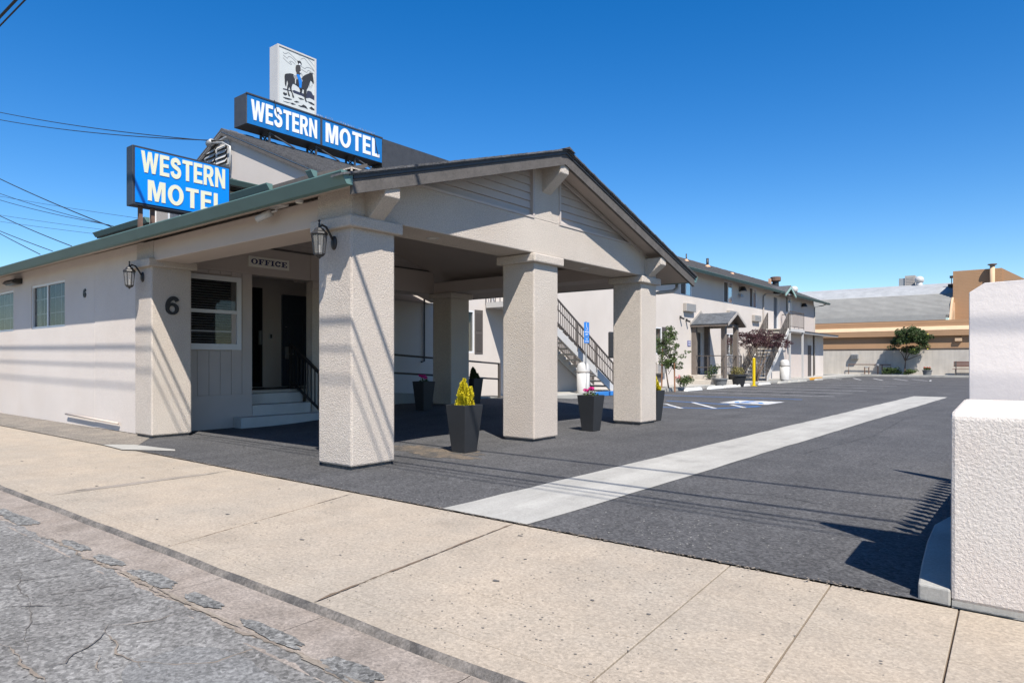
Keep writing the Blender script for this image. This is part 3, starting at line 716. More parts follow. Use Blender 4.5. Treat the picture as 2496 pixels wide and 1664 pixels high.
# gutters: sloped-front trough with end caps
def gutter_x(parent, x0, x1, yo, zt, s=-1, m='gutter'):
    """trough along X at fascia y=yo, opening outward in s*Y"""
    g = MB(); w, h, t = .15, .125, .012
    prof = [(0, 0), (0, -h), (s * .075, -h), (s * w, -.012), (s * w, 0), (s * (w - t), 0), (s * (w - t), -.014), (s * (.075 - t * .4), -h + t), (s * t, -h + t), (s * t, 0)]
    g.prism([(yo + a, zt + b) for a, b in prof], 'X', x0, x1)
    o = g.build('gutter', m, parent)
    for x in (x0, x1):
        MB().prism([(yo + a, zt + b) for a, b in [(0, 0), (0, -h), (s * .075, -h), (s * w, -.012), (s * w, .006)]], 'X', x - .004, x + .004).build('gutter_end', m, o)
    return o
gutter_x(off, -30, -5.56, 4.345, rz(4.345) - .012)
gutter_x(off, -13.1, -5.58, 12.84, rz(12.84) - .012, 1)
MB().tube([(-6.0, 12.93, 2.80), (-6.0, 12.93, 2.70), (-6.0, 12.75, 2.62), (-6.05, 12.2, 2.55), (-6.1, 11.93, 2.5), (-6.1, 11.93, .1)], .035).build('downspout', 'beige_metal', off, smooth=True)
# recessed soffit lights in the canopy beam
for y in (6.15, 9.75):
    l = MB().lathe([(.085, 0), (.085, -.006), (.06, -.008), (.06, 0)], (XG - .3, y, 2.789), 20).build('soffit_light', 'metal_white', off)
    MB().lathe([(.058, 0), (.058, -.003)], (XG - .3, y, 2.7885), 18).build('lens', 'office_sign', l)
# street wall: smooth stretch and rough stretch
MB().box(-30, -29.8, 4.95, 9.3, 0, 3.0).build('wall', 'stucco_wall', off)
WINS = [(-16.79, -14.86, 1.87, 2.78), (-20.4, -17.98, 1.87, 2.78), (-25.4, -23.6, 1.87, 2.78)]
grid_wall('Y', 4.75, 4.95, -30, -13.39, -.02, 3.12, WINS).build('wall', 'stucco_wall', off)
MB().box(-13.37, -11.38, 4.745, 4.95, .02, 3.11).build('wall', 'stucco_wall', off)
MB().box(-13.395, -13.365, 4.752, 4.80, 0, 3.1).build('wall_joint', 'soffit', off)
def slider_y(parent, x0, x1, z0, z1, y, div=.45, grille=True, dark_first=True):
    """sliding window in a street-facing wall"""
    w = MB()
    f = .045
    w.box(x0, x1, y - .012, y + .05, z0, z0 + f).box(x0, x1, y - .012, y + .05, z1 - f, z1).box(x0, x0 + f, y - .012, y + .05, z0 + f, z1 - f).box(x1 - f, x1, y - .012, y + .05, z0 + f, z1 - f)
    xm = x0 + (x1 - x0) * div
    w.box(xm - .03, xm + .03, y - .008, y + .04, z0 + f, z1 - f)
    wo = w.build('window', 'frame_white', parent)
    MB().box(x0 + f, xm - .03, y + .02, y + .026, z0 + f, z1 - f).build('pane', 'glass', wo)
    MB().box(xm + .03, x1 - f, y + .008, y + .014, z0 + f, z1 - f).build('pane', 'glass', wo)
    if grille:
        for a, b in ((x0 + f, xm - .03), (xm + .03, x1 - f)):
            for k in (1, 2):
                x = a + (b - a) * k / 3; z = z0 + (z1 - z0) * k / 3
                MB().box(x - .009, x + .009, y + .029, y + .034, z0 + f, z1 - f).build('grille_bar', 'frame_white', wo)
                MB().box(a, b, y + .035, y + .04, z - .009, z + .009).build('grille_bar', 'frame_white', wo)
    MB().box(x0, xm, y + .16, y + .17, z0, z1).build('curtain', 'room_dark', wo)  # dark sheet standing for the unlit room behind the left pane
    MB().box(xm, x1, y + .16, y + .175, z0, z1).build('curtain', mat('net_curtain', (.30, .29, .27), .9, var=.3, vscale=6), wo)  # paler mottled colour stands in for reflections in the right pane
    return wo
for q in WINS: slider_y(off, q[0], q[1], q[2], q[3], 4.78, .47)
# pipe stub and base ledge on the wall
MB().tube([(-14.65, 4.70, .20), (-12.25, 4.70, .155)], .018, 10).build('wall_pipe', 'soffit', off, smooth=True)
# office side wall
MB().box(-11.65, -11.45, 5.22, 6.67, 0, .60).build('wall', 'panel', off)
OW = (5.32, 6.41, 1.45, 2.67)
grid_wall('X', -11.65, -11.47, 5.22, 6.67, .60, 2.80, [OW]).build('wall', 'panel', off)
yb_ = 5.24
while yb_ < 6.60:
    y2 = min(yb_ + .205, 6.67)
    if y2 > 6.45 or yb_ >= 6.43: zr = [(.605, 2.80)]
    else: zr = [(.605, 1.38), (2.74, 2.80)]
    for a, b in zr: MB().box(-11.475, -11.447, yb_ + .004, y2 - .004, a, b).build('panel_board', 'panel', off)
    yb_ = y2
w = MB(); y0, y1, z0, z1 = OW; f = .055; X0 = -11.46
for a in [(y0 - .02, y1 + .03, z0 - .05, z0 + f), (y0 - .02, y1 + .03, z1 - f, z1 + .03), (y0 - .02, y0 + f, z0 + f, z1 - f), (y1 - f, y1 + .03, z0 + f, z1 - f), (y0 + f, y1 - f, 2.04, 2.10)]:
    w.box(X0, X0 + .05, *a)
wo = w.build('window', 'frame_white', off)
MB().box(X0 + .005, X0 + .011, y0 + f, y1 - f, z0 + f, 2.04).build('pane', 'glass', wo)
MB().box(X0 + .015, X0 + .021, y0 + f, y1 - f, 2.10, z1 - f).build('pane', 'glass', wo)
for k in range(24):
    z = z0 + .09 + k * .046
    MB().add([(X0 - .05, y0 + .02, z), (X0 - .05, y1 - .02, z), (X0 - .085, y1 - .02, z + .02), (X0 - .085, y0 + .02, z + .02)], [(0, 1, 2, 3)]).build('blind_slat', 'blind', wo)
MB().box(X0 - .19, X0 - .18, y0, y1, z0, z1).build('window_back', 'room_dark', wo)
MB().box(X0 - .02, X0 + .008, y0 + f, y1 - f, z0 + .26, z0 + .29).build('sash_bar', 'frame_white', wo)
# entry recess: header, side walls, floor, ceiling, back wall with two doors
MB().box(-11.65, -11.42, 5.22, 7.96, 2.79, 3.31).build('wall', 'soffit', off)
MB().box(-11.6, -11.405, 5.22, 6.70, 2.80, 2.845).build('ledge', 'soffit', off)
MB().box(-11.65, -11.45, 7.96, 9.62, 0, 2.79).build('wall', 'stucco', off)
MB().box(-11.44, -11.40, 7.94, 9.62, 2.64, 2.785).build('ledge', 'soffit', off)
MB().box(-13.2, -11.65, 6.47, 6.67, 0, 3.0).build('wall', 'panel', off)
MB().box(-13.2, -11.65, 9.62, 9.82, 0, 3.0).build('wall', 'stucco_wall', off)
MB().box(-13.2, -11.65, 6.67, 9.62, 3.0, 3.06).build('recess_ceiling', 'soffit', off)
MB().box(-13.4, -13.2, 6.6, 9.7, 0, 3.05).build('wall', 'stucco_wall', off)
MB().box(-13.2, -12.02, 6.67, 9.62, .0, .635).build('floor', 'concrete_old', off)
st = MB().box(-12.02, -11.75, 6.68, 7.95, 0, .585).build('step', 'concrete_step', off, bevel=.012)
MB().box(-11.75, -11.455, 6.68, 7.93, 0, .39).build('step', 'concrete_step', off, bevel=.012)
MB().box(-11.455, -11.17, 6.30, 8.0, 0, .195).build('step', 'concrete_step', off, bevel=.012)
MB().box(-12.9, -12.2, 7.3, 8.2, .636, .648).build('doormat', 'metal_dark', off)
d1 = MB().box(-13.2, -13.15, 6.98, 7.90, .655, 2.76).build('door', 'door_black', off)
MB().box(-13.15, -13.14, 7.05, 7.83, .75, 2.66).build('door_pane', 'glass', d1)
MB().box(-13.14, -13.09, 7.80, 7.84, 1.55, 1.85).build('door_handle', 'metal_grey', d1)
d2 = MB().box(-13.2, -13.15, 8.38, 9.28, .655, 2.66).build('door', 'door_dark', off)
for ya, yb in ((8.50, 8.78), (8.88, 9.16)):
    for za, zb in ((2.25, 2.50), (1.45, 2.15), (.80, 1.30)):
        MB().box(-13.152, -13.142, ya, yb, za, zb).build('door_panel', 'door_dark', d2, bevel=.012)
        for q in ((ya, ya + .018, za, zb), (yb - .018, yb, za, zb), (ya, yb, za, za + .018), (ya, yb, zb - .018, zb)):
            MB().box(-13.152, -13.135, *q).build('panel_moulding', 'door_dark', d2)
MB().box(-13.15, -13.12, 8.44, 8.52, 1.25, 1.52).build('door_lock', 'metal_grey', d2, bevel=.008)
MB().bar((-13.09, 8.48, 1.36), (-13.09, 8.62, 1.36), .022).build('door_handle', 'metal_grey', d2)
MB().lathe([(.02, 0), (.02, .01)], (-13.14, 8.46, 1.95), 10).build('peephole', 'metal_grey', d2)
kp = MB().box(-13.2, -13.18, 8.08, 8.16, 1.68, 1.80).build('keypad', 'metal_white', off)
MB().box(-13.18, -13.172, 8.10, 8.14, 1.70, 1.78).build('keypad_face', 'metal_dark', kp)
# step handrail
h_ = thing('step_handrail', 'dark iron handrail slanting beside the office entrance steps', 'handrail', (-11.6, 7.87, 0))
A_, B_ = Vector((-12.05, 7.87, 1.55)), Vector((-11.0, 7.87, .92))
MB().bar(A_, B_, .045, .05).build('rail', 'metal_dark', h_)
MB().bar(A_ - Vector((0, 0, .76)), B_ - Vector((0, 0, .70)), .035, .04).build('rail', 'metal_dark', h_)
for t in (0, 1):
    p = A_.lerp(B_, t); MB().bar((p.x, p.y, .585 if t == 0 else .0), p, .045).build('post', 'metal_dark', h_)
for k in range(1, 9):
    p = A_.lerp(B_, k / 9); MB().bar(p - Vector((0, 0, .74)), p, .018).build('baluster', 'metal_dark', h_)

# ================================================================== TWO-STOREY MOTEL WING
XW = -13.2
XE, ZE, XRG, ZRG = -12.60, 5.41, -16.95, 7.27
MS = (ZRG - ZE) / (XE - XRG)
def mz(x, d=0): return ZRG - MS * abs(x - XRG) - d
mot = thing('motel_wing', 'long two-storey pale stucco motel wing with grey shingle roof and green gutters', 'building', (-16, 30, 0))
UW = [(28.82, 30.06, 4.24, 5.36), (34.04, 35.34, 4.23, 5.36), (37.85, 39.09, 4.23, 5.36), (44.42, 45.68, 4.3, 5.36)]
LW = [(13.45, 14.72, 1.44, 2.68), (25.75, 26.92, 1.5, 2.66), (34.25, 35.5, 1.5, 2.66)]
DOORS = [(30.42, 31.30, .56, 2.58), (42.1, 43.0, 3.18, 5.15)]
grid_wall('X', XW - .2, XW, 9.3, 51.0, 0, 5.53, UW + LW + DOORS).build('wall', 'stucco_motel', mot)
hw = [(-20.7, 0), (XW, 0), (XW, mz(XW, .12)), (XRG, mz(XRG, .12)), (-20.7, mz(-20.7, .12))]
MB().prism(hw, 'Y', 9.10, 9.30).build('gable_wall', 'stucco_motel', mot)
MB().prism(hw, 'Y', 50.8, 51.0).build('gable_wall', 'stucco_motel', mot)
MB().box(-20.7, -20.5, 9.5, 50.8, 0, 5.5).build('wall', 'stucco_motel', mot)
# roof in shingle courses (each course a lapped strip)
def courses(name, parent, xe, xr, ze, zr_, y0, y1, n, m, axis='Y', tabs=0):
    mb = MB(); rn = random.Random(n)
    for k in range(n):
        a, b = k / n, (k + 1) / n + .002
        xa, xb = xe + (xr - xe) * a, xe + (xr - xe) * min(1, b); za, zb = ze + (zr_ - ze) * a, ze + (zr_ - ze) * min(1, b)
        segs = max(1, tabs); yy = [y0 + (y1 - y0) * i / segs for i in range(segs + 1)]
        for i in range(segs):
            t = .018 + (rn.uniform(0, .014) if tabs else 0)
            q = [(xa, za + t), (xb, zb + .002), (xb, zb - .03), (xa, za - .03)]
            g = .004 if tabs else 0
            if axis == 'Y': mb.prism(q, 'Y', yy[i] + g, yy[i + 1] - g)
            else: mb.prism([(p_[0], p_[1]) for p_ in q], 'X', yy[i] + g, yy[i + 1] - g)
    return mb.build(name, m, parent)
rf = courses('roof', mot, XE, XRG, ZE, ZRG, 9.0, 52.8, 26, 'shingle')
courses('roof', mot, -21.30, XRG, ZE, ZRG, 9.0, 52.8, 26, 'shingle')
for s in (1, -1):
    xe = XE if s > 0 else -21.30
    MB().prism([(xe, ZE - .031), (XRG, ZRG - .031), (XRG, ZRG - .12), (xe, ZE - .12)], 'Y', 9.06, 52.75).build('soffit', 'panel', mot)
    MB().prism([(xe, ZE - .005), (XRG, ZRG - .005), (XRG, ZRG - .05), (xe, ZE - .05)], 'Y', 8.985, 9.03).build('rake_drip', 'shingle', mot)
    MB().prism([(xe, ZE - .055), (XRG, ZRG - .055), (XRG, ZRG - .075), (xe, ZE - .075)], 'Y', 8.995, 9.04).build('rake_trim', 'metal_white', mot)
    MB().prism([(xe, ZE - .078), (XRG, ZRG - .078), (XRG, ZRG - .17), (xe, ZE - .17)], 'Y', 9.0, 9.05).build('bargeboard', 'trim_dark', mot)
rn_ = random.Random(8)
mbt = MB()
for k in range(190):                              # ridge caps, slightly uneven
    y = 9.0 + k * .23
    mbt.prism([(XRG - .16, mz(XRG - .16) + .012), (XRG, ZRG + .035 + rn_.uniform(-.008, .012)), (XRG + .16, mz(XRG + .16) + .012), (XRG, ZRG)], 'Y', y, y + .22)
tag(mbt.build('ridge_caps', 'shingle', mot), kind='stuff')
def gutter_y(parent, y0, y1, xo, zt, s=1, m='gutter'):
    w_, h_2, t = .14, .12, .012
    prof = [(0, 0), (0, -h_2), (s * .075, -h_2), (s * w_, -.012), (s * w_, 0), (s * (w_ - t), 0), (s * (w_ - t), -.014), (s * .07, -h_2 + t), (s * t, -h_2 + t), (s * t, 0)]
    return MB().prism([(xo + a, zt + b) for a, b in prof], 'Y', y0, y1).build('gutter', m, parent)
gutter_y(mot, 9.05, 42.0, XE - .03, ZE - .01)
gutter_y(mot, 44.1, 52.8, XE - .03, ZE - .01)
# roof vents
for y, zt, r in [(34.6, 7.05, .035), (37.5, 7.15, .075)]:
    b0 = mz(-15.5)
    v = MB().tube([(-15.5, y, b0 - .1), (-15.5, y, zt)], r, 12).build('vent_pipe', 'metal_dark', mot, smooth=True)
    MB().lathe([(r + .12, -.02), (r + .02, .1), (r + .01, .12)], (-15.5, y, b0), 14).build('flashing', 'orange_flash', v)
MB().lathe([(.14, -.05), (.10, .07), (.03, .09)], (-15.3, 40.8, mz(-15.3)), 14).build('roof_flashing', 'orange_flash', mot)
v = MB().tube([(-15.6, 50.2, 6.5), (-15.6, 50.2, 7.0)], .22, 14).build('roof_exhaust', 'metal_dark', mot)
MB().lathe([(.30, 0), (.36, .05), (.36, .32), (.30, .34)], (-15.6, 50.2, 6.98), 18).build('exhaust_hood', 'rust', v)
MB().box(-15.9, -15.75, 49.5, 49.7, 6.5, 7.15).build('roof_pipe', 'orange_flash', mot)
# small entrance dormer above the upstairs door
yc = 43.05
for s in (-1, 1):
    MB().prism([(yc, 5.86), (yc + s * 1.02, 5.36), (yc + s * 1.02, 5.30), (yc, 5.80)], 'X', -14.6, -12.45).build('dormer_roof', 'shingle', mot)
    MB().prism([(yc, 5.80), (yc + s * 1.04, 5.29), (yc + s * 1.04, 5.14), (yc, 5.65)], 'X', -12.48, -12.43).build('dormer_bargeboard', mat('pale_green%d' % s, (.33, .50, .46), .7), mot)
MB().prism([(yc - .9, 5.25), (yc + .9, 5.25), (yc, 5.70)], 'X', -13.1, -12.62).build('dormer_gable', 'post_brown', mot)
# windows facing the lot
def slider_x(parent, y0, y1, z0, z1, x, split=.5, pane='glass_sky', cur='room_dark', shut=()):
    f = .05; w = MB()
    for a in [(y0, y1, z0, z0 + f), (y0, y1, z1 - f, z1), (y0, y0 + f, z0 + f, z1 - f), (y1 - f, y1, z0 + f, z1 - f)]: w.box(x - .05, x + .02, *a)
    ym = y0 + (y1 - y0) * split
    w.box(x - .04, x + .012, ym - .03, ym + .03, z0 + f, z1 - f)
    wo = w.build('window', 'frame_white', parent)
    MB().box(x - .03, x - .024, y0 + f, ym - .03, z0 + f, z1 - f).build('screen', 'shutter', wo)
    MB().box(x - .012, x - .006, ym + .03, y1 - f, z0 + f, z1 - f).build('pane', pane, wo)
    MB().box(x - .17, x - .16, y0, y1, z0, z1).build('curtain', cur, wo)  # default dark sheet stands for an unlit room; the other colours are curtains
    for (a, b) in shut:
        so = MB().box(x, x + .03, a, b, z0 - .03, z1 + .03).build('shutter', 'shutter', parent)
        zm = (z0 + z1) / 2
        for za, zb in ((z0 + .05, zm - .04), (zm + .04, z1 - .05)):
            MB().box(x + .03, x + .036, a + .05, b - .05, za, zb).build('shutter_panel', 'shutter', so)
            for k in range(9):
                zz = za + (zb - za) * (k + .5) / 9
                MB().box(x + .036, x + .045, a + .055, b - .055, zz - .012, zz + .012).build('shutter_slat', 'shutter', so)
    return wo
for i, q in enumerate(UW): slider_x(mot, *q, XW - .02, .5)
slider_x(mot, *LW[0], XW - .02, .5, 'glass', 'curtain', [(14.74, 15.10), (13.05, 13.42)])
slider_x(mot, *LW[1], XW - .02, .5, 'glass', 'curtain_green', [(26.95, 27.40), (25.28, 25.72)])
slider_x(mot, *LW[2], XW - .02, .5, 'glass', 'curtain', [(33.72, 34.2), (35.55, 36.0)])
# doors
for q, m_ in zip(DOORS, ('door_brown', 'door_dark')):
    d = MB().box(XW - .14, XW - .09, *q).build('door', m_, mot)
    MB().box(XW - .15, XW - .02, q[0] - .0, q[0] + .04, q[2], q[3]).build('door_frame', 'frame_white', d)
    MB().box(XW - .15, XW - .02, q[1] - .04, q[1], q[2], q[3]).build('door_frame', 'frame_white', d)
    MB().box(XW - .09, XW - .04, q[1] - .16, q[1] - .10, q[2] + .95, q[2] + 1.05).build('door_handle', 'metal_grey', d)
# through-wall air conditioners
def ac(y0, y1, z0, z1):
    a = MB().box(XW, XW + .17, y0, y1, z0, z1).build('air_conditioner', 'beige_metal', mot, bevel=.012)
    for k in range(7):
        z = z0 + .05 + (z1 - z0 - .1) * k / 6
        MB().box(XW + .17, XW + .176, y0 + .05, y1 - .05, z - .012, z + .012).build('vent_slat', 'metal_grey', a)
for q in [(29.1, 30.2, 3.50, 3.88), (34.45, 35.55, 3.48, 3.86), (38.25, 39.35, 3.46, 3.82), (26.2, 27.1, .68, 1.1)]: ac(*q)
MB().box(XW, XW + .04, 26.3, 26.95, .34, .62).build('vent_grille', 'shutter', mot)
MB().box(XW, XW + .12, 17.9, 18.9, 2.92, 3.1).build('wall_bracket', 'post_brown', mot)
# downspouts
def spout(pts, r=.04, m='beige_metal'): MB().tube(pts, r, 8).build('downspout', m, mot, smooth=True)
spout([(-12.62, 41.9, 5.33), (-12.75, 41.6, 5.2), (-13.1, 40.3, 5.15), (-13.15, 40.1, 5.0), (-13.15, 40.1, .2)])
spout([(-12.62, 52.2, 5.33), (-12.8, 52.0, 5.22), (-13.15, 51.05, 5.05), (-13.15, 51.05, .2)])
spout([(-12.62, 12.3, 5.3), (-13.1, 12.66, 5.1), (-13.15, 12.66, 2.6), (-13.15, 12.66, 1.2), (-13.1, 12.5, 1.18)], .022, 'metal_dark')
MB().bar((XW + .02, 11, 2.80), (XW + .02, 13.1, 2.76), .03).build('wall_conduit', 'beige_metal', mot)
# lower storeroom at the far end under its own flat eave
MB().box(-13.4, -13.2, 51.0, 53.6, 0, 3.0).build('annex_wall', 'stucco_motel', mot)
MB().box(-16.5, -13.4, 53.4, 53.6, 0, 3.0).build('annex_wall', 'stucco_motel', mot)
MB().prism([(-16.6, 3.2), (-12.35, 2.98), (-12.35, 3.08), (-16.6, 3.3)], 'Y', 44.2, 54.4).build('annex_roof', 'metal_white', mot)
MB().prism([(-16.6, 3.3), (-12.3, 3.085), (-12.3, 3.13), (-16.6, 3.35)], 'Y', 44.15, 54.45).build('annex_roofing', 'trim_dark', mot)
y = 44.3
while y < 49.3:
    MB().box(XW, XW + .025, y + .01, y + .29, .15, 2.9).build('panel_board', 'panel', mot); y += .3
MB().box(XW, XW + .03, 49.5, 50.3, .15, 2.3).build('door', 'door_brown', mot)
y = 43.3
while y < 50.9:
    if not (44.3 < y < 45.8): MB().box(XW, XW + .02, y + .01, y + .29, 3.2, 5.2).build('panel_board', 'panel', mot)
    y += .3

# gable louvre vent in the street gable
lv = MB().box(-17.97, -16.68, 9.07, 9.10, 6.33, 6.92).build('louvre_vent', 'metal_white', mot)
for a, b in ((-17.88, -17.38), (-17.27, -16.77)):
    MB().box(a, b, 9.062, 9.072, 6.38, 6.88).build('louvre_back', 'shutter', lv)
    for k in range(4):
        z = 6.40 + k * .125
        MB().add([(a, 9.062, z + .10), (b, 9.062, z + .10), (b, 9.0, z), (a, 9.0, z), (a, 9.062, z + .085), (b, 9.062, z + .085), (b, 9.0, z - .015), (a, 9.0, z - .015)],
                 [(3, 2, 1, 0), (4, 5, 6, 7), (2, 3, 7, 6), (0, 1, 5, 4), (1, 2, 6, 5), (3, 0, 4, 7)]).build('louvre_slat', 'metal_white', lv)
ms = thing('service_mast', 'grey electrical service head with bent conduit on the street gable', 'service mast', (-16.6, 9.0, 6.2))
MB().tube([(-16.55, 9.0, 6.05), (-16.5, 9.0, 6.4), (-16.5, 9.0, 6.72), (-16.75, 8.92, 6.86), (-17.2, 8.88, 6.92)], .025, 8).build('conduit', 'metal_grey', ms, smooth=True)
MB().tube([(-17.42, 8.9, 6.95), (-17.2, 8.88, 6.96)], .085, 12).build('weatherhead', 'metal_grey', ms, smooth=True)
MB().bar((-16.6, 8.94, 6.98), (-17.1, 8.94, 6.94), .03).build('bracket', 'metal_grey', ms)
# second-storey bay and eaves glimpsed behind the roof sign
MB().box(-18.7, -15.65, 7.95, 9.3, 3.9, 5.35).build('bay_wall', 'stucco_motel', mot)
for s, xe in ((1, -15.3), (-1, -19.0)):
    courses('bay_roof', mot, xe, -17.15, 5.50, 6.12, 7.75, 9.32, 9, 'shingle')
    MB().prism([(xe, 5.46), (-17.15, 6.08), (-17.15, 6.0), (xe, 5.38)], 'Y', 7.8, 9.31).build('bay_soffit', 'trim_dark', mot)
MB().prism([(-18.7, 5.35), (-15.65, 5.35), (-17.15, 5.95)], 'Y', 7.96, 8.1).build('bay_gable', 'stucco_motel', mot)
gutter_y(mot, 7.75, 9.28, -15.33, 5.53)
bw = slider_y(mot, -18.35, -16.9, 4.35, 5.25, 7.93, .55, False)
MB().prism([(8.0, 4.94), (9.3, 5.42), (9.3, 5.34), (8.0, 4.80)], 'X', -15.65, -11.4).build('upper_eave', 'trim_dark', mot)
MB().box(-15.65, -11.5, 8.18, 9.3, 4.1, 4.86).build('upper_wall', 'stucco_motel', mot)
MB().box(-12.75, -12.0, 8.13, 8.18, 4.66, 4.78).build('white_board', 'metal_white', mot)
MB().box(-11.95, -11.5, 8.13, 8.18, 4.70, 4.84).build('white_board', 'metal_white', mot)
gutter_x(mot, -15.65, -12.93, 8.0, 4.965)
gutter_x(mot, -11.52, -11.35, 8.0, 4.965)
MB().prism([(8.0, 5.0), (9.3, 5.34), (9.3, 5.26), (8.0, 4.88)], 'X', -22.4, -18.75).build('left_eave', 'shingle', mot)
gutter_x(mot, -22.3, -18.8, 8.0, 5.03)
MB().box(-22.2, -18.75, 8.25, 9.3, 3.6, 4.95).build('left_wall', 'soffit', mot)

# ================================================================== EXTERIOR STAIRS
def stair(name, label, xa, xb, y0, z0, y1, z1, n, land, m_tread, m_str, side=(1, 1)):
    t = thing(name, label, 'staircase', ((xa + xb) / 2, y0, z0), 'exterior staircases')
    dy = (y1 - y0) / n; dz = (z1 - z0) / n; s = 1 if dy > 0 else -1
    sl = dz / dy
    for k in range(n):
        y = y0 + dy * k; z = z0 + dz * (k + 1)
        MB().box(xa + .04, xb - .04, y - s * .02, y + dy + s * .02, z - .06, z).build('tread', m_tread, t, bevel=.008)
    for x in (xa, xb - .05):
        MB().prism([(y0, z0 - .02), (y0, z0 + .16), (y1, z1 + .02), (y1, z1 - .26), (y0 + s * .2, z0 - .02)], 'X', x, x + .05).build('stringer', m_str, t)
    for x in [q for q, on_ in zip((xa + .02, xb - .02), side) if on_]:
        A = Vector((x, y0, z0 + .95)); B = Vector((x, y1, z1 + .95))
        MB().bar(A, B, .045, .045).build('handrail', 'iron_brown', t)
        MB().bar(A - Vector((0, 0, .30)), B - Vector((0, 0, .30)), .028).build('rail', 'iron_brown', t)
        MB().bar(A - Vector((0, 0, .74)), B - Vector((0, 0, .74)), .035).build('rail', 'iron_brown', t)
        for k in range(5):
            p = A.lerp(B, k / 4); MB().bar(p - Vector((0, 0, .98)), p, .05).build('post', 'iron_brown', t)
        nb = 44
        for k in range(1, nb):
            if k % 11: p = A.lerp(B, k / nb); MB().bar(p - Vector((0, 0, .74)), p, .018).build('baluster', 'iron_brown', t)
    ya, yb = land
    ld = MB().box(xa, xb + .1, ya, yb, z1 - .16, z1).build('landing', m_str, t)
    for x, y in ((xb, ya + .1), (xb, yb - .1)): MB().box(x - .05, x + .05, y - .05, y + .05, .15, z1 - .16).build('landing_post', 'metal_white', t)
    MB().bar((xb + .05, ya, z1 + 1.0), (xb + .05, yb, z1 + 1.0), .045).build('handrail', 'iron_brown', t)
    MB().bar((xb + .05, ya, z1 + .12), (xb + .05, yb, z1 + .12), .035).build('rail', 'iron_brown', t)
    nb = int((yb - ya) / .2)
    for k in range(nb + 1):
        y = ya + (yb - ya) * k / nb; MB().bar((xb + .05, y, z1 - (.1 if k in (0, nb) else -.12)), (xb + .05, y, z1 + 1.0), .03 if k in (0, nb) else .018).build('baluster', 'iron_brown', t)
    ye = ya if s < 0 else yb
    MB().bar((xa, ye, z1 + 1.0), (xb + .05, ye, z1 + 1.0), .045).build('handrail', 'iron_brown', t)
    for k in range(5): MB().bar((xa + (xb - xa) * k / 5, ye, z1), (xa + (xb - xa) * k / 5, ye, z1 + 1.0), .018).build('baluster', 'iron_brown', t)
    return t
stair('exterior_staircase', 'straight outdoor stairs with brown balusters beside the white bin and blue parking sign', -13.15, -12.25, 21.2, .15, 16.4, 2.95, 15, (15.2, 16.4), 'concrete_step', 'metal_white')
stair('exterior_staircase', 'straight outdoor stairs behind the red-leaved tree leading to the dormer door', -13.1, -11.85, 36.6, .15, 40.6, 3.1, 15, (40.6, 43.4), 'concrete_old', 'metal_white')

# ================================================================== ENTRANCE RAMP RAIL AND PORCH
rp = thing('ramp_railing', 'brown two-bar pipe railing along the wall ramp behind the canopy', 'railing', (-12.1, 12, .15))
for za, zb in ((1.36, 1.13), (.93, .70)):
    MB().tube([(-12.1, 10.2, za + .02), (-12.1, 14.55, zb)], .024, 8).build('rail', 'iron_brown', rp, smooth=True)
for y, zt in ((10.2, 1.38), (12.4, 1.25), (14.55, 1.15)): MB().bar((-12.1, y, .15), (-12.1, y, zt), .06).build('post', 'iron_brown', rp)
MB().prism([(10.0, .15), (15.0, .15), (15.0, .16), (10.0, .5)], 'X', -13.19, -12.15).build('ramp', 'concrete_pale', rp)

pc = thing('entrance_porch', 'small porch with grey shingle gable on brown posts over a dark door', 'porch', (-12.4, 31, .15))
for z, y0, y1, x in ((.34, 29.45, 32.4, -11.55), (.55, 29.75, 32.35, -11.75)):
    MB().box(-13.19, x, y0, y1, .1, z).build('step', 'concrete_old', pc, bevel=.012)
for x, y in ((-13.08, 30.12), (-13.08, 31.62), (-11.72, 30.25), (-11.72, 31.75)):
    MB().box(x - .1, x + .1, y - .1, y + .1, .13 if x > -12 else .55, 2.92).build('post', 'post_brown', pc)
YC = 31.0
for s in (-1, 1):
    mb = MB(); rn2 = random.Random(3 + s); nn = 9
    for k in range(nn):
        a, b = k / nn, (k + 1) / nn + .01
        ya, yb = YC + s * 1.12 * (1 - a), YC + s * 1.12 * (1 - min(1, b)); za, zb = 2.92 + .56 * a, 2.92 + .56 * min(1, b)
        xs_ = [-13.19]
        while xs_[-1] < -11.4: xs_.append(min(-11.35, xs_[-1] + rn2.uniform(.16, .3)))
        for x0_, x1_ in zip(xs_, xs_[1:]):
            t_ = .012 + rn2.uniform(0, .02)
            mb.prism([(ya, za + t_), (yb, zb + .003), (yb, zb - .02), (ya, za - .02)], 'X', x0_ + .004, x1_ - .004)
    tag(mb.build('roof', 'shingle_grey', pc), kind='stuff')
    MB().prism([(YC + s * 1.1, 2.88), (YC, 3.44), (YC, 3.36), (YC + s * 1.1, 2.80)], 'X', -13.19, -11.38).build('roof_deck', 'post_brown', pc)
    MB().prism([(YC + s * 1.14, 2.93), (YC, 3.50), (YC, 3.38), (YC + s * 1.14, 2.81)], 'X', -11.375, -11.345).build('bargeboard', 'beige_metal', pc)
MB().prism([(YC - 1.15, 2.90), (YC, 3.52), (YC + 1.15, 2.90), (YC + 1.15, 3.02), (YC, 3.64), (YC - 1.15, 3.02)], 'X', -13.2, -13.14).build('wall_flashing', 'beige_metal', pc)
MB().box(-11.8, -11.65, 30.1, 31.9, 2.80, 2.93).build('beam', 'post_brown', pc)
pr = thing('porch_railing', 'brown iron railing around the small porch landing', 'railing', (-12, 31, .5))
for z in (1.45, .92):
    MB().bar((-13.05, 30.1, z), (-11.72, 30.0, z), .04).build('rail', 'iron_brown', pr)
    MB().bar((-11.66, 30.0, z), (-11.66, 32.3, z), .04).build('rail', 'iron_brown', pr)
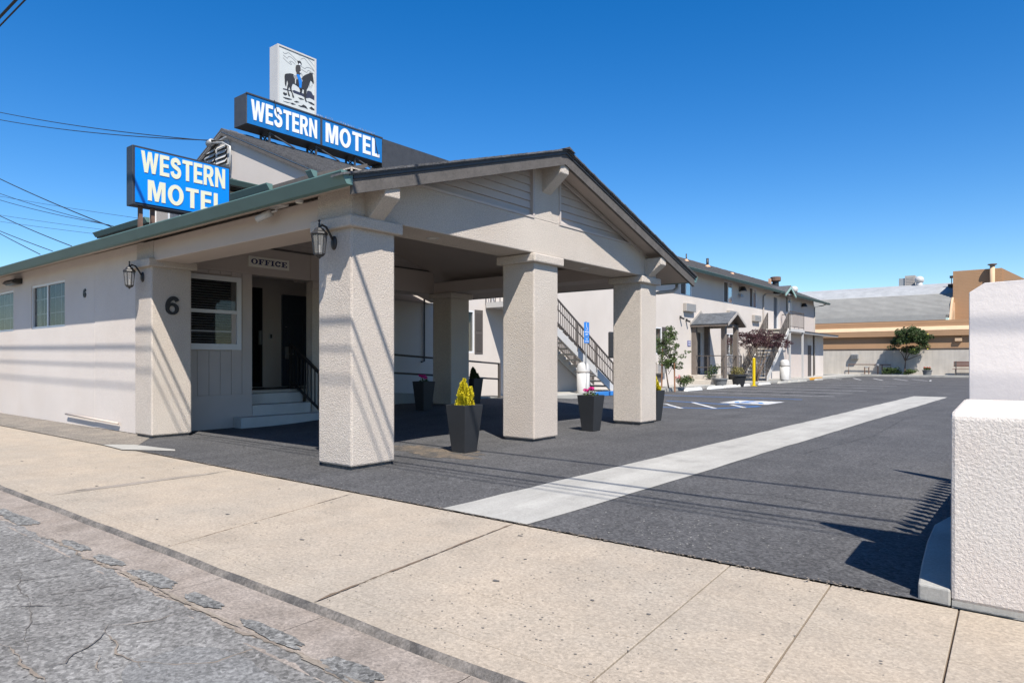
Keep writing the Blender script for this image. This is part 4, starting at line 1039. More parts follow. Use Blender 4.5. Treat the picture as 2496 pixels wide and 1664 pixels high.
for x, y in ((-12.4, 30.05), (-11.66, 30.0), (-11.66, 32.3)): MB().bar((x, y, .2), (x, y, 1.46), .05).build('post', 'iron_brown', pr)
for k in range(1, 14): MB().bar((-11.66, 30.0 + 2.3 * k / 14, .6), (-11.66, 30.0 + 2.3 * k / 14, 1.45), .018).build('baluster', 'iron_brown', pr)

# ================================================================== NEIGHBOURS BEHIND THE LOT
bwl = tag(MB().box(-30, 12, 60.5, 60.85, 0, 2.06).build('boundary_wall', 'concrete_old'), 'long weathered cream concrete wall along the back of the lot', 'wall')
tb = thing('tan_building', 'tan flat-roofed building with banded fascia and square tower behind the wall', 'building', (-8, 66, 0))
MB().box(-40, 14, 61.0, 74, 0, 3.2).build('wall', 'tan', tb)
MB().box(-40, 14, 60.87, 60.99, 2.12, 2.2).build('wall_cap', 'door_brown', tb)
MB().box(-40, 14, 60.75, 61.4, 3.16, 3.60).build('fascia', 'tan', tb)
MB().prism([(60.74, 3.60), (61.6, 3.93), (61.6, 3.60)], 'X', -40, 14).build('fascia_top', 'tan_light', tb)
z = 3.93
for k in range(4):
    MB().box(-40, 14, 61.62 + .01 * (k % 2), 62.2, z, z + .115).build('lap_board', 'tan', tb); z += .117
MB().box(-5.65, -5.2, 60.8, 61.0, 2.72, 2.95).build('wall_light', 'tan_light', tb)
# tower
tw = MB().box(-6.25, -3.0, 66, 70, 4.3, 8.6).build('tower', 'tan', tb)
for k in range(36): MB().box(-6.26, -2.99, 65.985, 66.0, 4.35 + k * .118, 4.35 + k * .118 + .108).build('lap_board', 'tan', tb)
MB().prism([(-3.0, 8.6), (-1.2, 7.4), (-1.2, 4.3), (-3.0, 4.3)], 'Y', 66.2, 69).build('tower_wing', 'tan', tb)
MB().box(-2.9, -1.5, 65.9, 66.2, 7.35, 7.55).build('tower_vent', 'barrel', tb)
st_ = MB().tube([(-3.6, 65.7, 4.3), (-3.6, 65.7, 8.85)], .17, 16).build('flue', 'tan_light', tb, smooth=True)
MB().lathe([(.2, 0), (.32, .06), (.32, .1), (.05, .14)], (-3.6, 65.7, 8.82), 18).build('flue_cap', 'rust', st_)
MB().box(-6.32, -6.12, 65.7, 65.98, 4.4, 6.0).build('corner_board', 'tan_light', tb)
gb = thing('barrel_roof_hall', 'big hall with patched grey and silver rounded roof behind the motel', 'building', (-20, 72, 0))
prof = [(64.0, 4.55), (64.4, 5.0), (65.0, 5.6), (65.8, 6.25), (66.8, 6.9), (68.2, 7.55), (70.5, 8.1), (74, 8.4), (80, 8.5), (90, 8.2)]
def strip_roof(p, x0, x1, m, nm='roof'):
    MB().prism(p + [(q[0], q[1] - .3) for q in reversed(p)], 'X', x0, x1).build(nm, m, gb)
strip_roof(prof[0:2], -45, -6.6, mat('grey_roof_pale', (.31, .31, .295), .95, var=.12, vscale=2, fine=.12, sscale=30)); strip_roof(prof[1:5], -45, -6.35, 'grey_roof'); strip_roof(prof[4:], -45, -6.28, 'silver_roof')
MB().box(-45, -6.7, 64.5, 90, 0, 4.6).build('wall', 'tan', gb)
MB().prism([(63.9, 4.4), (64.5, 4.4), (68.4, 7.5), (68.0, 7.6), (65.2, 6.0)], 'X', -6.34, -6.2).build('rake_board', 'tan_light', gb)
for k in range(22):                               # lapped roofing courses
    t_ = k / 22 * 4; i_ = int(t_); f_ = t_ - i_; p0, p1 = prof[i_], prof[i_ + 1]; yy, zz = p0[0] + (p1[0] - p0[0]) * f_, p0[1] + (p1[1] - p0[1]) * f_
    MB().bar((-45, yy - .01, zz + .008), (-6.4, yy - .01, zz + .008), .03, .03).build('roof_course', 'grey_roof', gb)
hv = thing('rooftop_unit', 'beige boxy air handler on the silver hall roof', 'air handler', (-9.9, 71, 8.1))
MB().box(-10.4, -9.6, 70.6, 71.6, 8.0, 9.0).build('case', 'beige_metal', hv); MB().box(-10.9, -10.42, 70.7, 71.5, 8.0, 8.8).build('duct', 'metal_grey', hv)
for k in range(5): MB().box(-10.3, -9.7, 70.58, 70.6, 8.2 + k * .14, 8.28 + k * .14).build('louvre', 'beige_metal', hv)
def turbine(name, label, x, y, z, r, parent_z=None):
    t = thing(name, label, 'roof vent', (x, y, z), 'turbine roof vents')
    MB().tube([(x, y, z - .3), (x, y, z + .25)], r * .7, 16).build('collar', 'metal_white', t, smooth=True)
    MB().lathe([(r * .72, .2), (r * .95, .3), (r * 1.05, .5 * r + .3), (r * .9, r * 1.0 + .3), (r * .45, r * 1.3 + .3), (.02, r * 1.36 + .3)], (x, y, z), 20).build('dome', 'metal_white', t, smooth=True)
    for k in range(12):
        a = 2 * math.pi * k / 12
        MB().bar((x + math.cos(a) * r * .98, y + math.sin(a) * r * .98, z + .28), (x + math.cos(a + .5) * r * .8, y + math.sin(a + .5) * r * .8, z + .3 + r * 1.05), .02).build('vane', 'metal_grey', t)
turbine('turbine_vent', 'silver turbine vent beside the beige rooftop air handler', -9.2, 70.2, 8.05, .36)
turbine('turbine_vent', 'silver turbine vent near the far end of the shingled motel roof', -14.6, 51.2, 6.0, .27)
fl = thing('roof_floodlight', 'small dark floodlight on a stub pole beside the tan tower', 'floodlight', (-6.55, 68, 7.4))
MB().tube([(-6.55, 68, 7.4), (-6.55, 68, 8.3)], .03, 8).build('pole', 'metal_dark', fl); MB().box(-6.68, -6.42, 67.9, 68.1, 8.25, 8.45).build('head', 'metal_dark', fl); MB().box(-6.8, -6.3, 67.8, 68.3, 7.55, 7.75).build('base', 'metal_dark', fl)

# ================================================================== SIGNS
EY, EZ = (0, 1, 0), (0, 0, 1)
bs = thing('roof_sign', 'long blue rooftop sign box reading WESTERN MOTEL in white capitals', 'sign', (-16.9, 11.8, 7.2))
MB().box(-17.23, -16.62, 9.51, 14.15, 7.49, 8.31).build('sign_case', 'sign_case', bs, bevel=.008)
for a, b in ((9.535, 11.815), (11.885, 14.13)): MB().box(-16.63, -16.606, a, b, 7.505, 8.27).build('face_panel', 'sign_blue', bs)
MB().box(-16.63, -16.595, 11.818, 11.882, 7.49, 8.29).build('divider', 'sign_case', bs)
MB().box(-16.64, -16.59, 9.505, 14.155, 8.275, 8.315).build('top_trim', 'sign_case', bs)
letters('lettering', 'WESTERN', 'sign_white', bs, (-16.606, 9.64, 7.635), EY, EZ, 2.06, .535)
letters('lettering', 'MOTEL', 'sign_white', bs, (-16.606, 12.0, 7.635), EY, EZ, 2.02, .56, .012, .12)
for y in (10.25, 11.75, 13.15):
    for x in (-17.15, -16.72): MB().bar((x, y, 7.12), (x, y, 7.5), .05).build('leg', 'sign_case', bs)
    MB().bar((-17.15, y, 7.2), (-16.72, y, 7.48), .03).build('brace', 'sign_case', bs); MB().bar((-16.72, y, 7.2), (-17.15, y, 7.48), .03).build('brace', 'sign_case', bs)
    MB().bar((-16.72, y, 7.46), (-16.55, y + .7, 7.16), .035).build('brace', 'sign_case', bs)
sp = MB()
for k in range(90):
    y = 11.75 + 2.3 * k / 90 if k % 30 < 24 else 11.75
    if k % 30 < 24: sp.bar((-16.7, y, 8.31), (-16.7 + rs.uniform(-.05, .05), y + rs.uniform(-.02, .02), 8.42), .004)
tag(sp.build('bird_spikes', 'metal_grey', bs), kind='stuff')
MB().tube([(-16.59, 10.32, 8.34), (-16.58, 10.36, 8.15), (-16.57, 10.4, 7.98)], .012, 6).build('cable', 'wire', bs)
MB().tube([(-16.59, 13.8, 8.33), (-16.58, 13.86, 8.0), (-16.57, 13.95, 7.7)], .010, 6).build('cable', 'wire', bs)
MB().box(-17.2, -16.68, 14.2, 17.7, 7.40, 8.31).build('side_case', 'sign_case', bs)

hsn = thing('picture_sign', 'upright white sign box picturing a rider in blue trousers on a black horse', 'sign', (-16.9, 11.1, 8.3))
MB().box(-17.12, -16.74, 10.50, 11.76, 8.25, 10.0).build('sign_case', 'metal_white', hsn, bevel=.01)
FXh = -16.735
MB().box(-16.745, FXh, 10.545, 11.70, 8.30, 9.955).build('picture_ground', 'art_ground', hsn)
for q in ((10.50, 10.545, 8.25, 10.0), (11.70, 11.76, 8.25, 10.0), (10.545, 11.70, 9.955, 10.0)): MB().box(-16.75, FXh + .02, *q).build('frame', 'metal_white', hsn)
def art(name, pts, m, layer):
    n = len(pts); A = [on('d5', *p, X=FXh) for p in pts]
    x0, x1 = FXh + .0005, FXh + .002 + layer * .0022
    vs_ = [(x1, p.y, p.z) for p in A] + [(x0, p.y, p.z) for p in A]
    area = sum(A[i].y * A[(i + 1) % n].z - A[(i + 1) % n].y * A[i].z for i in range(n))
    idx = list(range(n)) if area > 0 else list(range(n - 1, -1, -1))
    fs_ = [tuple(idx)] + [(idx[i], idx[i] + n, idx[(i + 1) % n] + n, idx[(i + 1) % n]) for i in range(n)]
    return MB().add(vs_, fs_).build(name, m, hsn)
def art_line(name, pts, m, w, layer):
    A = [on('d5', *p, X=FXh) for p in pts]; fine = []
    for i in range(len(A) - 1):
        p0, p1, p2, p3 = A[max(0, i - 1)], A[i], A[i + 1], A[min(len(A) - 1, i + 2)]
        for k in range(6):
            t = k / 6
            fine.append(.5 * ((2 * p1) + (p2 - p0) * t + (2 * p0 - 5 * p1 + 4 * p2 - p3) * t * t + (3 * p1 - p0 - 3 * p2 + p3) * t ** 3))
    fine.append(A[-1]); vs_ = []; x = FXh + .002 + layer * .0022
    for i, p in enumerate(fine):
        d = fine[min(i + 1, len(fine) - 1)] - fine[max(i - 1, 0)]; nn = Vector((0, -d.z, d.y)).normalized() * w / 2
        vs_ += [(x, (p + nn).y, (p + nn).z), (x, (p - nn).y, (p - nn).z)]
    return MB().add(vs_, [(2 * i, 2 * i + 1, 2 * i + 3, 2 * i + 2) for i in range(len(fine) - 1)]).build(name, m, hsn)
art('mesa', [(570, 1030), (600, 1018), (680, 1050), (760, 1080), (840, 1090), (850, 1040), (880, 1030), (930, 1050), (960, 1110), (1012, 1145), (1012, 1235), (960, 1200), (900, 1170), (830, 1175), (750, 1130), (640, 1090), (590, 1070)], 'art_navy', 0)
art('ground_line', [(388, 985), (430, 990), (480, 1010), (570, 1032), (570, 1050), (470, 1025), (388, 1003)], 'art_navy', 1)
for k, q in enumerate([[(388, 1075), (410, 1050), (430, 1080), (450, 1065), (470, 1105), (430, 1120), (395, 1095)], [(388, 1150), (440, 1160), (500, 1175), (560, 1195), (500, 1200), (430, 1180)], [(600, 1235), (650, 1225), (700, 1250), (640, 1255)],
                       [(680, 1160), (740, 1175), (790, 1200), (720, 1195)], [(850, 1235), (930, 1250), (1000, 1300), (1010, 1320), (920, 1285)], [(680, 1310), (740, 1320), (780, 1295), (830, 1330), (860, 1380), (800, 1350), (720, 1335)],
                       [(890, 1360), (930, 1335), (970, 1370), (1012, 1395), (1000, 1412), (930, 1390)], [(530, 1265), (570, 1262), (630, 1295), (560, 1290)], [(388, 1225), (480, 1250), (530, 1262), (470, 1258)]]):
    art('scrub', q, 'art_black', 2 + k % 2)
art('horse', [(425, 720), (440, 708), (520, 700), (575, 712), (600, 735), (640, 760), (700, 800), (750, 790), (770, 760), (810, 730), (860, 710), (890, 700), (900, 680), (915, 690), (940, 700), (950, 690), (955, 730), (965, 800), (975, 870), (970, 890),
              (955, 890), (945, 860), (920, 830), (905, 840), (890, 880), (870, 950), (840, 1000), (835, 1060), (830, 1110), (820, 1150), (825, 1200), (845, 1240), (815, 1230), (800, 1180), (790, 1120), (785, 1060), (790, 1010), (760, 990), (750, 1050),
              (735, 1080), (715, 1060), (710, 1000), (690, 960), (640, 920), (590, 890), (565, 900), (550, 950), (548, 1000), (560, 1050), (580, 1100), (595, 1140), (600, 1160), (570, 1150), (560, 1090), (535, 1030), (515, 980), (512, 940), (500, 960),
              (485, 1000), (495, 1060), (515, 1110), (520, 1135), (490, 1120), (478, 1060), (465, 1000), (470, 950), (485, 900), (475, 850), (465, 820), (455, 860), (450, 920), (438, 945), (425, 900), (422, 820), (418, 760)], 'art_black', 5)
art('saddle_cloth', [(580, 740), (640, 735), (668, 800), (660, 822), (600, 800)], 'art_grey', 6)
art('saddle_cloth', [(740, 790), (765, 850), (745, 865), (730, 820)], 'art_grey', 6)
art('girth', [(616, 808), (634, 812), (628, 900), (615, 898)], 'art_ground', 7)
art('rider', [(640, 545), (670, 538), (700, 545), (720, 590), (722, 640), (715, 670), (710, 722), (650, 724), (645, 680), (630, 640), (630, 580)], mat('art_shirt', (.05, .045, .045), .7), 7)
art('face', [(688, 506), (715, 512), (724, 545), (696, 546)], 'sign_white', 7)
art('hat', [(660, 460), (675, 464), (700, 462), (720, 475), (735, 505), (742, 530), (722, 520), (700, 505), (676, 508), (668, 482)], 'art_black', 8)
art('trousers', [(645, 720), (690, 725), (715, 770), (725, 800), (745, 850), (735, 980), (695, 975), (690, 900), (680, 830), (655, 770)], 'art_blue', 9)
art('boot', [(697, 978), (736, 982), (752, 1012), (715, 1008)], 'art_black', 8)
art('hand', [(702, 670), (724, 668), (728, 690), (706, 692)], 'sign_white', 9)
for k, q in enumerate([[(388, 290), (430, 322), (490, 305), (540, 340), (600, 400), (650, 450)], [(388, 345), (470, 408), (490, 380), (530, 385), (590, 430), (640, 492)], [(388, 395), (450, 460), (540, 530), (550, 510), (515, 480), (530, 465), (570, 480), (625, 530)],
                       [(590, 250), (640, 310), (725, 360), (742, 318), (790, 335), (870, 420), (960, 530), (1014, 605)], [(730, 440), (745, 420), (800, 415), (870, 500), (950, 600), (1014, 695)], [(730, 560), (800, 605), (850, 585), (930, 610), (1000, 680)], [(740, 620), (840, 680), (860, 650), (900, 655), (990, 720)]]):
    art_line('cloud_line', q, 'art_grey', .010, 1)
art_line('rein', [(765, 755), (745, 720), (728, 690)], 'art_black', .008, 9); art_line('rein', [(905, 850), (882, 935), (915, 955), (945, 905)], 'art_black', .006, 9)

ss = thing('roof_sign', 'smaller blue sign box with cream letters reading WESTERN MOTEL above the office eave', 'sign', (-12.1, 5.7, 3.5))
MB().box(-12.25, -12.01, 4.83, 6.55, 3.83, 4.83).build('sign_case', 'sign_case_dark', ss, bevel=.008)
MB().box(-12.02, -11.996, 4.87, 6.52, 3.875, 4.79).build('face_panel', 'sign_blue_bright', ss)
letters('lettering', 'WESTERN', 'sign_cream', ss, (-11.996, 4.96, 4.40), EY, EZ, 1.48, .36, .01)
letters('lettering', 'MOTEL', 'sign_cream', ss, (-11.996, 5.07, 3.935), EY, EZ, 1.35, .35, .01, .13)
for y in (5.0, 5.2): MB().bar((-12.12, y, 3.2), (-12.12, y, 3.84), .06).build('post', 'rust', ss)
for y in (6.2, 6.4): MB().bar((-12.12, y, 3.5), (-12.12, y, 3.84), .06).build('post', 'rust', ss)

osn = thing('office_sign', 'cream signboard reading OFFICE in navy letters over the entry recess', 'sign', (-11.41, 7.0, 2.95))
MB().box(-11.42, -11.40, 6.57, 7.41, 2.93, 3.125).build('board', 'office_sign', osn, bevel=.004)
letters('lettering', ['O_', 'F_', 'F_', 'I_', 'C_', 'E_'], 'navy', osn, (-11.40, 6.62, 2.98), EY, EZ, .74, .10, .004, .07)
n6 = letters('house_number', '6', 'number', None, (-10.80, 4.825, 1.93), EY, EZ, .205, .29, .02); tag(n6, 'large black numeral 6 on the lot-facing side of the corner column', 'number')
n6 = letters('house_number', '6', 'number', None, (-13.90, 4.750, 2.365), (1, 0, 0), EZ, .12, .16, .015); tag(n6, 'small black numeral 6 on the street wall beside the window', 'number')

aps = thing('parking_sign', 'blue accessible parking sign on a thin post before the near stairs', 'sign', (-11.8, 18.65, .15))
MB().tube([(-11.83, 18.65, 0), (-11.83, 18.65, 2.5)], .022, 8).build('post', 'metal_grey', aps)
MB().box(-11.81, -11.80, 18.5, 18.8, 2.0, 2.47).build('plate', 'sign_paint_blue', aps, bevel=.002)
MB().box(-11.81, -11.80, 18.5, 18.8, 1.79, 1.985).build('plate', 'sign_paint_blue', aps, bevel=.002)
sy = MB(); xa = -11.80
def sline(a, b, w): sy.bar((xa, a[0], a[1]), (xa, b[0], b[1]), .006, w, up=(0, 0, 1)) if abs(a[0] - b[0]) > abs(a[1] - b[1]) else sy.bar((xa, a[0], a[1]), (xa, b[0], b[1]), w, .006, up=(1, 0, 0))
for k in range(14):
    t0, t1 = math.pi * (1.05 + k * .075), math.pi * (1.05 + (k + 1) * .075)
    sline((18.65 + .055 * math.cos(t0), 2.265 + .055 * math.sin(t0)), (18.65 + .055 * math.cos(t1), 2.265 + .055 * math.sin(t1)), .014)
sline((18.635, 2.40), (18.635, 2.30), .02); sline((18.635, 2.30), (18.685, 2.295), .018); sline((18.685, 2.30), (18.70, 2.225), .018); sline((18.70, 2.225), (18.725, 2.225), .014); sline((18.635, 2.35), (18.675, 2.345), .012)
sy.add([(xa + .003, 18.635 + .018 * math.cos(2 * math.pi * k / 10), 2.425 + .018 * math.sin(2 * math.pi * k / 10)) for k in range(10)], [tuple(range(10))])
sy.build('symbol', 'sign_white', aps)
text_mesh('lettering', 'PARKING', 'sign_white', aps, (-11.80, 18.53, 2.125), EY, EZ, .24, .05, .003, .01)
text_mesh('lettering', 'ONLY', 'sign_white', aps, (-11.80, 18.57, 2.04), EY, EZ, .16, .055, .003, .01)
text_mesh('lettering', 'VAN', 'sign_white', aps, (-11.80, 18.60, 1.905), EY, EZ, .10, .035, .003, .01)
text_mesh('lettering', 'ACCESSIBLE', 'sign_white', aps, (-11.80, 18.53, 1.83), EY, EZ, .24, .035, .003, .01)
dk = thing('dark_panel', 'dark rounded panel standing upright behind the far canopy column', 'panel', (-11.45, 19.8, .15))
MB().box(-11.5, -11.42, 19.48, 20.3, 1.3, 2.18).build('panel', 'metal_dark', dk, bevel=.07); MB().bar((-11.46, 19.95, .0), (-11.46, 19.95, 1.35), .05).build('post', 'metal_dark', dk)
rs_ = thing('room_sign', 'small navy room-number plate on the wall left of the porch', 'sign', (-13.19, 29.75, 1.9))
MB().box(-13.2, -13.18, 29.58, 29.92, 1.9, 2.16).build('plate', 'room_sign', rs_)
for k in range(3):
    MB().box(-13.18, -13.176, 29.63, 29.70, 1.93 + .08 * k, 1.97 + .08 * k).build('marking', 'sign_white', rs_); MB().box(-13.18, -13.176, 29.74, 29.87, 1.93 + .08 * k, 1.97 + .08 * k).build('marking', 'sign_white', rs_)

# ================================================================== LAMPS AND SMALL FITTINGS
def lantern(label, x, y, z):
    t = thing('wall_lantern', label, 'lantern', (x, y, z), 'lanterns on the street columns')
    MB().lathe([(.07, 0), (.07, .012), (.05, .03), (.02, .04)], (0, 0, 0), 20)
    pl = MB(); n = 20
    for r, d in ((.062, 0), (.062, .014), (.045, .026), (.012, .034)):
        for k in range(n):
            a = 2 * math.pi * k / n; pl.v.append((x + r * .8 * math.cos(a), y - d, z + .17 + r * 1.25 * math.sin(a)))
    for i in range(3):
        for k in range(n): pl.f.append((i * n + k, i * n + (k + 1) % n, (i + 1) * n + (k + 1) % n, (i + 1) * n + k))
    pl.f.append(tuple(3 * n + k for k in range(n)))
    pl.build('back_plate', 'metal_dark', t, smooth=True)
    MB().tube([(x, y - .02, z + .19), (x, y - .06, z + .26), (x, y - .11, z + .33), (x, y - .165, z + .345), (x, y - .2, z + .31)], .013, 8).build('arm', 'metal_dark', t, smooth=True)
    c = (x, y - .2, z)
    MB().lathe([(.004, .40), (.014, .385), (.006, .37), (.012, .345), (.012, .315), (.05, .30), (.062, .275), (.088, .255), (.095, .238), (.088, .228)], c, 8).build('hood', 'metal_dark', t)
    g = MB().lathe([(.080, .226), (.060, .03), (.05, .02)], c, 8).build('glass', 'glass_lamp', t)
    MB().lathe([(.055, .03), (.058, .015), (.045, 0), (.02, -.012), (.008, -.03)], c, 8).build('foot', 'metal_dark', t)
    for k in range(8):
        a = 2 * math.pi * k / 8
        MB().bar((c[0] + .081 * math.cos(a), c[1] + .081 * math.sin(a), z + .228), (c[0] + .059 * math.cos(a), c[1] + .059 * math.sin(a), z + .02), .008).build('rib', 'metal_dark', t)
    MB().tube([(c[0], c[1], z + .02), (c[0], c[1], z + .12)], .014, 8).build('candle', 'metal_white', t)
lantern('black wall lantern on the free-standing canopy column at the driveway corner', -6.23, YF, 2.345)
lantern('black wall lantern on the column beside the black numeral six', -11.10, YF, 2.345)
wp = thing('wall_light', 'dark wedge-shaped wall light above the street windows', 'wall light', (-17.7, 4.7, 2.9))
MB().prism([(4.75, 2.99), (4.75, 2.87), (4.62, 2.87), (4.54, 2.90), (4.60, 2.97)], 'X', -18.0, -17.35).build('housing', 'metal_dark', wp, bevel=.01)
MB().box(-17.95, -17.4, 4.60, 4.70, 2.855, 2.872).build('lens', 'glass_lamp', wp)
sc = thing('security_camera', 'white tilted bullet camera under the street eave', 'camera', (-7.35, 4.5, 3.0))
MB().tube([(-7.55, 4.47, 2.93), (-7.32, 4.51, 2.985)], .042, 14).build('body', 'metal_white', sc, smooth=True)
MB().tube([(-7.30, 4.51, 2.99), (-7.24, 4.53, 3.0), (-7.24, 4.56, 3.09)], .014, 8).build('arm', 'metal_white', sc); MB().box(-7.4, -7.12, 4.5, 4.62, 3.05, 3.075).build('base', 'metal_white', sc)
sd = thing('soffit_spotlight', 'small white round spotlight under the street eave near the gable', 'spotlight', (-6.75, 4.52, 3.05))
MB().lathe([(.045, 0), (.045, .09), (.03, .09)], (-6.75, 4.52, 3.02), 16).build('can', 'metal_white', sd, smooth=True); MB().lathe([(.036, -.002), (.036, .003)], (-6.75, 4.52, 3.019), 14).build('lens', 'office_sign', sd)
for i, (y, zz, lab) in enumerate([(36.35, 5.12, 'dark cone wall light between the upstairs windows'), (48.0, 5.0, 'dark cone wall light beside the far upstairs landing')]):
    f_ = thing('wall_light', lab, 'wall light', (XW, y, zz), 'cone lights under the motel eave')
    MB().lathe([(.10, .12), (.14, .05), (.20, -.10), (.21, -.12)], (XW + .18, y, zz), 16).build('shade', 'metal_dark', f_, smooth=True); MB().bar((XW, y, zz + .08), (XW + .18, y, zz + .1), .04).build('arm', 'metal_dark', f_)
    MB().lathe([(.16, -.125), (.16, -.115)], (XW + .18, y, zz), 14).build('lens', 'metal_white', f_)
cm = thing('wall_light', 'twin bulb floodlight below the upstairs cone light', 'wall light', (XW, 36.2, 4.75))
for d in (-.12, .12): MB().lathe([(.04, 0), (.07, -.12), (.07, -.14)], (XW + .16, 36.2 + d, 4.8), 12).build('lamp_head', 'metal_grey', cm)
MB().box(XW, XW + .14, 36.12, 36.28, 4.78, 4.84).build('base', 'metal_grey', cm)
for i, y in enumerate((28.75, 29.4)):
    f_ = thing('wall_camera', 'little dark camera on the wall beside the porch roof', 'camera', (XW, y, 3.2), 'little cameras by the porch')
    MB().bar((XW, y, 3.2 - .1 * i), (XW + .2, y + .05, 3.12 - .1 * i), .08).build('body', 'metal_dark', f_); MB().bar((XW, y, 3.24 - .1 * i), (XW + .08, y, 3.24 - .1 * i), .05).build('mount', 'metal_dark', f_)

# ================================================================== BINS, BOLLARD, WHEEL STOPS
def bin_(label, x, y, z, r, h):
    t = thing('litter_bin', label, 'bin', (x, y, z), 'dome-top bins by the stairs')
    MB().lathe([(r * .96, 0), (r * .97, h * .02), (r, h * .68)], (x, y, z), 28).build('drum', 'metal_white', t, smooth=True)
    MB().lathe([(r * 1.03, h * .67), (r * 1.04, h * .72), (r * 1.0, h * .78), (r * .93, h * .87), (r * .74, h * .95), (r * .42, h * .99), (.01, h)], (x, y, z), 28).build('dome_lid', 'metal_white', t, smooth=True)
    MB().lathe([(r * 1.045, h * .665), (r * 1.05, h * .69), (r * 1.045, h * .71)], (x, y, z), 28).build('rim', 'beige_metal', t, smooth=True)
bin_('white dome-top litter bin under the near stairs with brown balusters', -12.0, 18.75, .15, .215, 1.02)
bin_('white dome-top litter bin beside the far stairs', -11.6, 38.9, .148, .26, 1.15)
bo = thing('bollard', 'bright yellow square bollard before the red-leaved tree', 'bollard', (-11.15, 32.6, 0))
MB().box(-11.21, -11.09, 32.54, 32.66, 0, 1.36).build('post', 'yellow_paint', bo, bevel=.03); MB().box(-11.27, -11.03, 32.48, 32.72, .008, .03).build('base_plate', 'yellow_paint', bo)
def stop(y, m, lab, x=-11.3, L=1.5):
    t = MB().prism([(x - .09, .008), (x - .06, .13), (x + .06, .13), (x + .09, .008)], 'Y', y - L / 2, y + L / 2)
    for v_ in range(len(t.v)):
        q = t.v[v_]
        if q[2] > .1: t.v[v_] = (q[0], y + (q[1] - y) * .86, q[2])
    tag(t.build('wheel_stop', m, None, bevel=.012), lab, 'wheel stop', 'wheel stops along the motel walkway')
stop(25.9, 'white_paint', 'bright white wheel stop nearest the staked sapling and pink shrub')
stop(28.2, 'white_paint', 'bright white wheel stop between the pink shrub and the low grey tub')
stop(29.9, 'concrete_step', 'cream concrete wheel stop just beside the low grey tub')
stop(31.6, 'concrete_step', 'cream concrete wheel stop between the large black tub and the yellow bollard')
stop(34.6, 'concrete_step', 'cream concrete wheel stop just past the yellow bollard')
stop(37.6, 'concrete_pale', 'grey concrete wheel stop at the foot of the far stairs')
stop(39.4, 'concrete_pale', 'grey concrete wheel stop in front of the far white bin')
stop(41.2, 'concrete_pale', 'grey concrete wheel stop by the white landing posts')
stop(44.8, 'concrete_pale', 'lone grey wheel stop beside the orange kerb paint')

# ================================================================== PLANTERS AND PLANTS
def pot(label, x, y, z, plant, seed, s=1.0):
    t = thing('planter', label, 'planter', (x, y, z), 'tall tapered planters at the canopy columns')
    a, b, hh = .115 * s, .172 * s, .61 * s
    P_ = MB()
    vs_ = [(x + i * a, y + j * a, z) for i, j in ((-1, -1), (1, -1), (1, 1), (-1, 1))] + [(x + i * b, y + j * b, z + hh) for i, j in ((-1, -1), (1, -1), (1, 1), (-1, 1))] + \
          [(x + i * (b - .018), y + j * (b - .018), z + hh) for i, j in ((-1, -1), (1, -1), (1, 1), (-1, 1))] + [(x + i * (b - .03), y + j * (b - .03), z + hh - .07) for i, j in ((-1, -1), (1, -1), (1, 1), (-1, 1))]
    fs_ = [(3, 2, 1, 0)]
    for o_ in (0, 4, 8):
        for k in range(4): fs_.append((o_ + k, o_ + (k + 1) % 4, o_ + 4 + (k + 1) % 4, o_ + 4 + k))
    P_.add(vs_, fs_).build('pot', 'black_plastic', t, bevel=.006)
    MB().box(x - b + .03, x + b - .03, y - b + .03, y + b - .03, z + hh - .09, z + hh - .06).build('soil', 'soil', t)
    zt = z + hh - .06; rn = random.Random(seed); gs_ = .7 if plant == 'green' else 1.
    if plant == 'flower':
        fl_ = leaves([((x, y, zt + .05), (.12, .12, .06))], 60, .06, seed); fl_.build('foliage', 'leaf_dark', t)
        pe = leaves([((x + rn.uniform(-.09, .09), y + rn.uniform(-.09, .09), zt + rn.uniform(.12, .19)), (.035, .035, .025)) for k in range(7)], 240, .028, seed + 1, asp=.9); pe.build('blossom', 'petal_pink', t)
        for k in range(6): q = (x + rn.uniform(-.08, .08), y + rn.uniform(-.08, .08)); MB().tube([(*q, zt), (*q, zt + .13)], .004, 5).build('stem', 'leaf_dark', t)
    else:
        m_ = 'leaf_yellow' if plant == 'yellow' else 'leaf_dark'
        mb = MB()
        cones = [(0, 0, .02, .36, .045)]                     # leader, then short sprays up its length
        for k in range(22):
            a_ = k * 2.4 + seed; h0 = (k / 22) * .22 + rn.uniform(-.03, .03); q_ = .125 * (1 - h0 / .33) * rn.uniform(.35, 1.15)
            cones.append((q_ * math.cos(a_), q_ * math.sin(a_), h0, rn.uniform(.07, .17), rn.uniform(.022, .042)))
        for (ox, oy, oz, H_, R0) in cones:
            for k in range(int(2600 * H_ * R0 / .03) + 60):
                u = rn.random() ** .8; a_ = rn.uniform(0, 6.28); r_ = R0 * (1 - u) ** .75 * rn.random() ** .4
                p = Vector((x + ox + r_ * math.cos(a_), y + oy + r_ * math.sin(a_), zt + oz + u * H_ * gs_))
                d = Vector((math.cos(a_) * .7 + rn.gauss(0, .3), math.sin(a_) * .7 + rn.gauss(0, .3), 1.0)).normalized(); e = d.cross(Vector((rn.gauss(0, 1), rn.gauss(0, 1), .1))).normalized()
                sz = rn.uniform(.014, .034)
                mb.add([p, p + e * sz * .3 + d * sz * .5, p + d * sz * 1.2, p - e * sz * .3 + d * sz * .5], [(0, 1, 2, 3)])
        mb.build('foliage', m_, t)
        MB().tube([(x, y, zt - .02), (x, y, zt + .25)], .012, 6).build('stem', 'bark', t)
pot('dark tapered planter with a yellow dwarf conifer between the two nearest driveway columns', -6.02, 6.52, .009, 'yellow', 11, 1.02)
pot('dark tapered planter with magenta geraniums standing in sun by the driveway columns', -6.16, 9.87, .009, 'flower', 12)
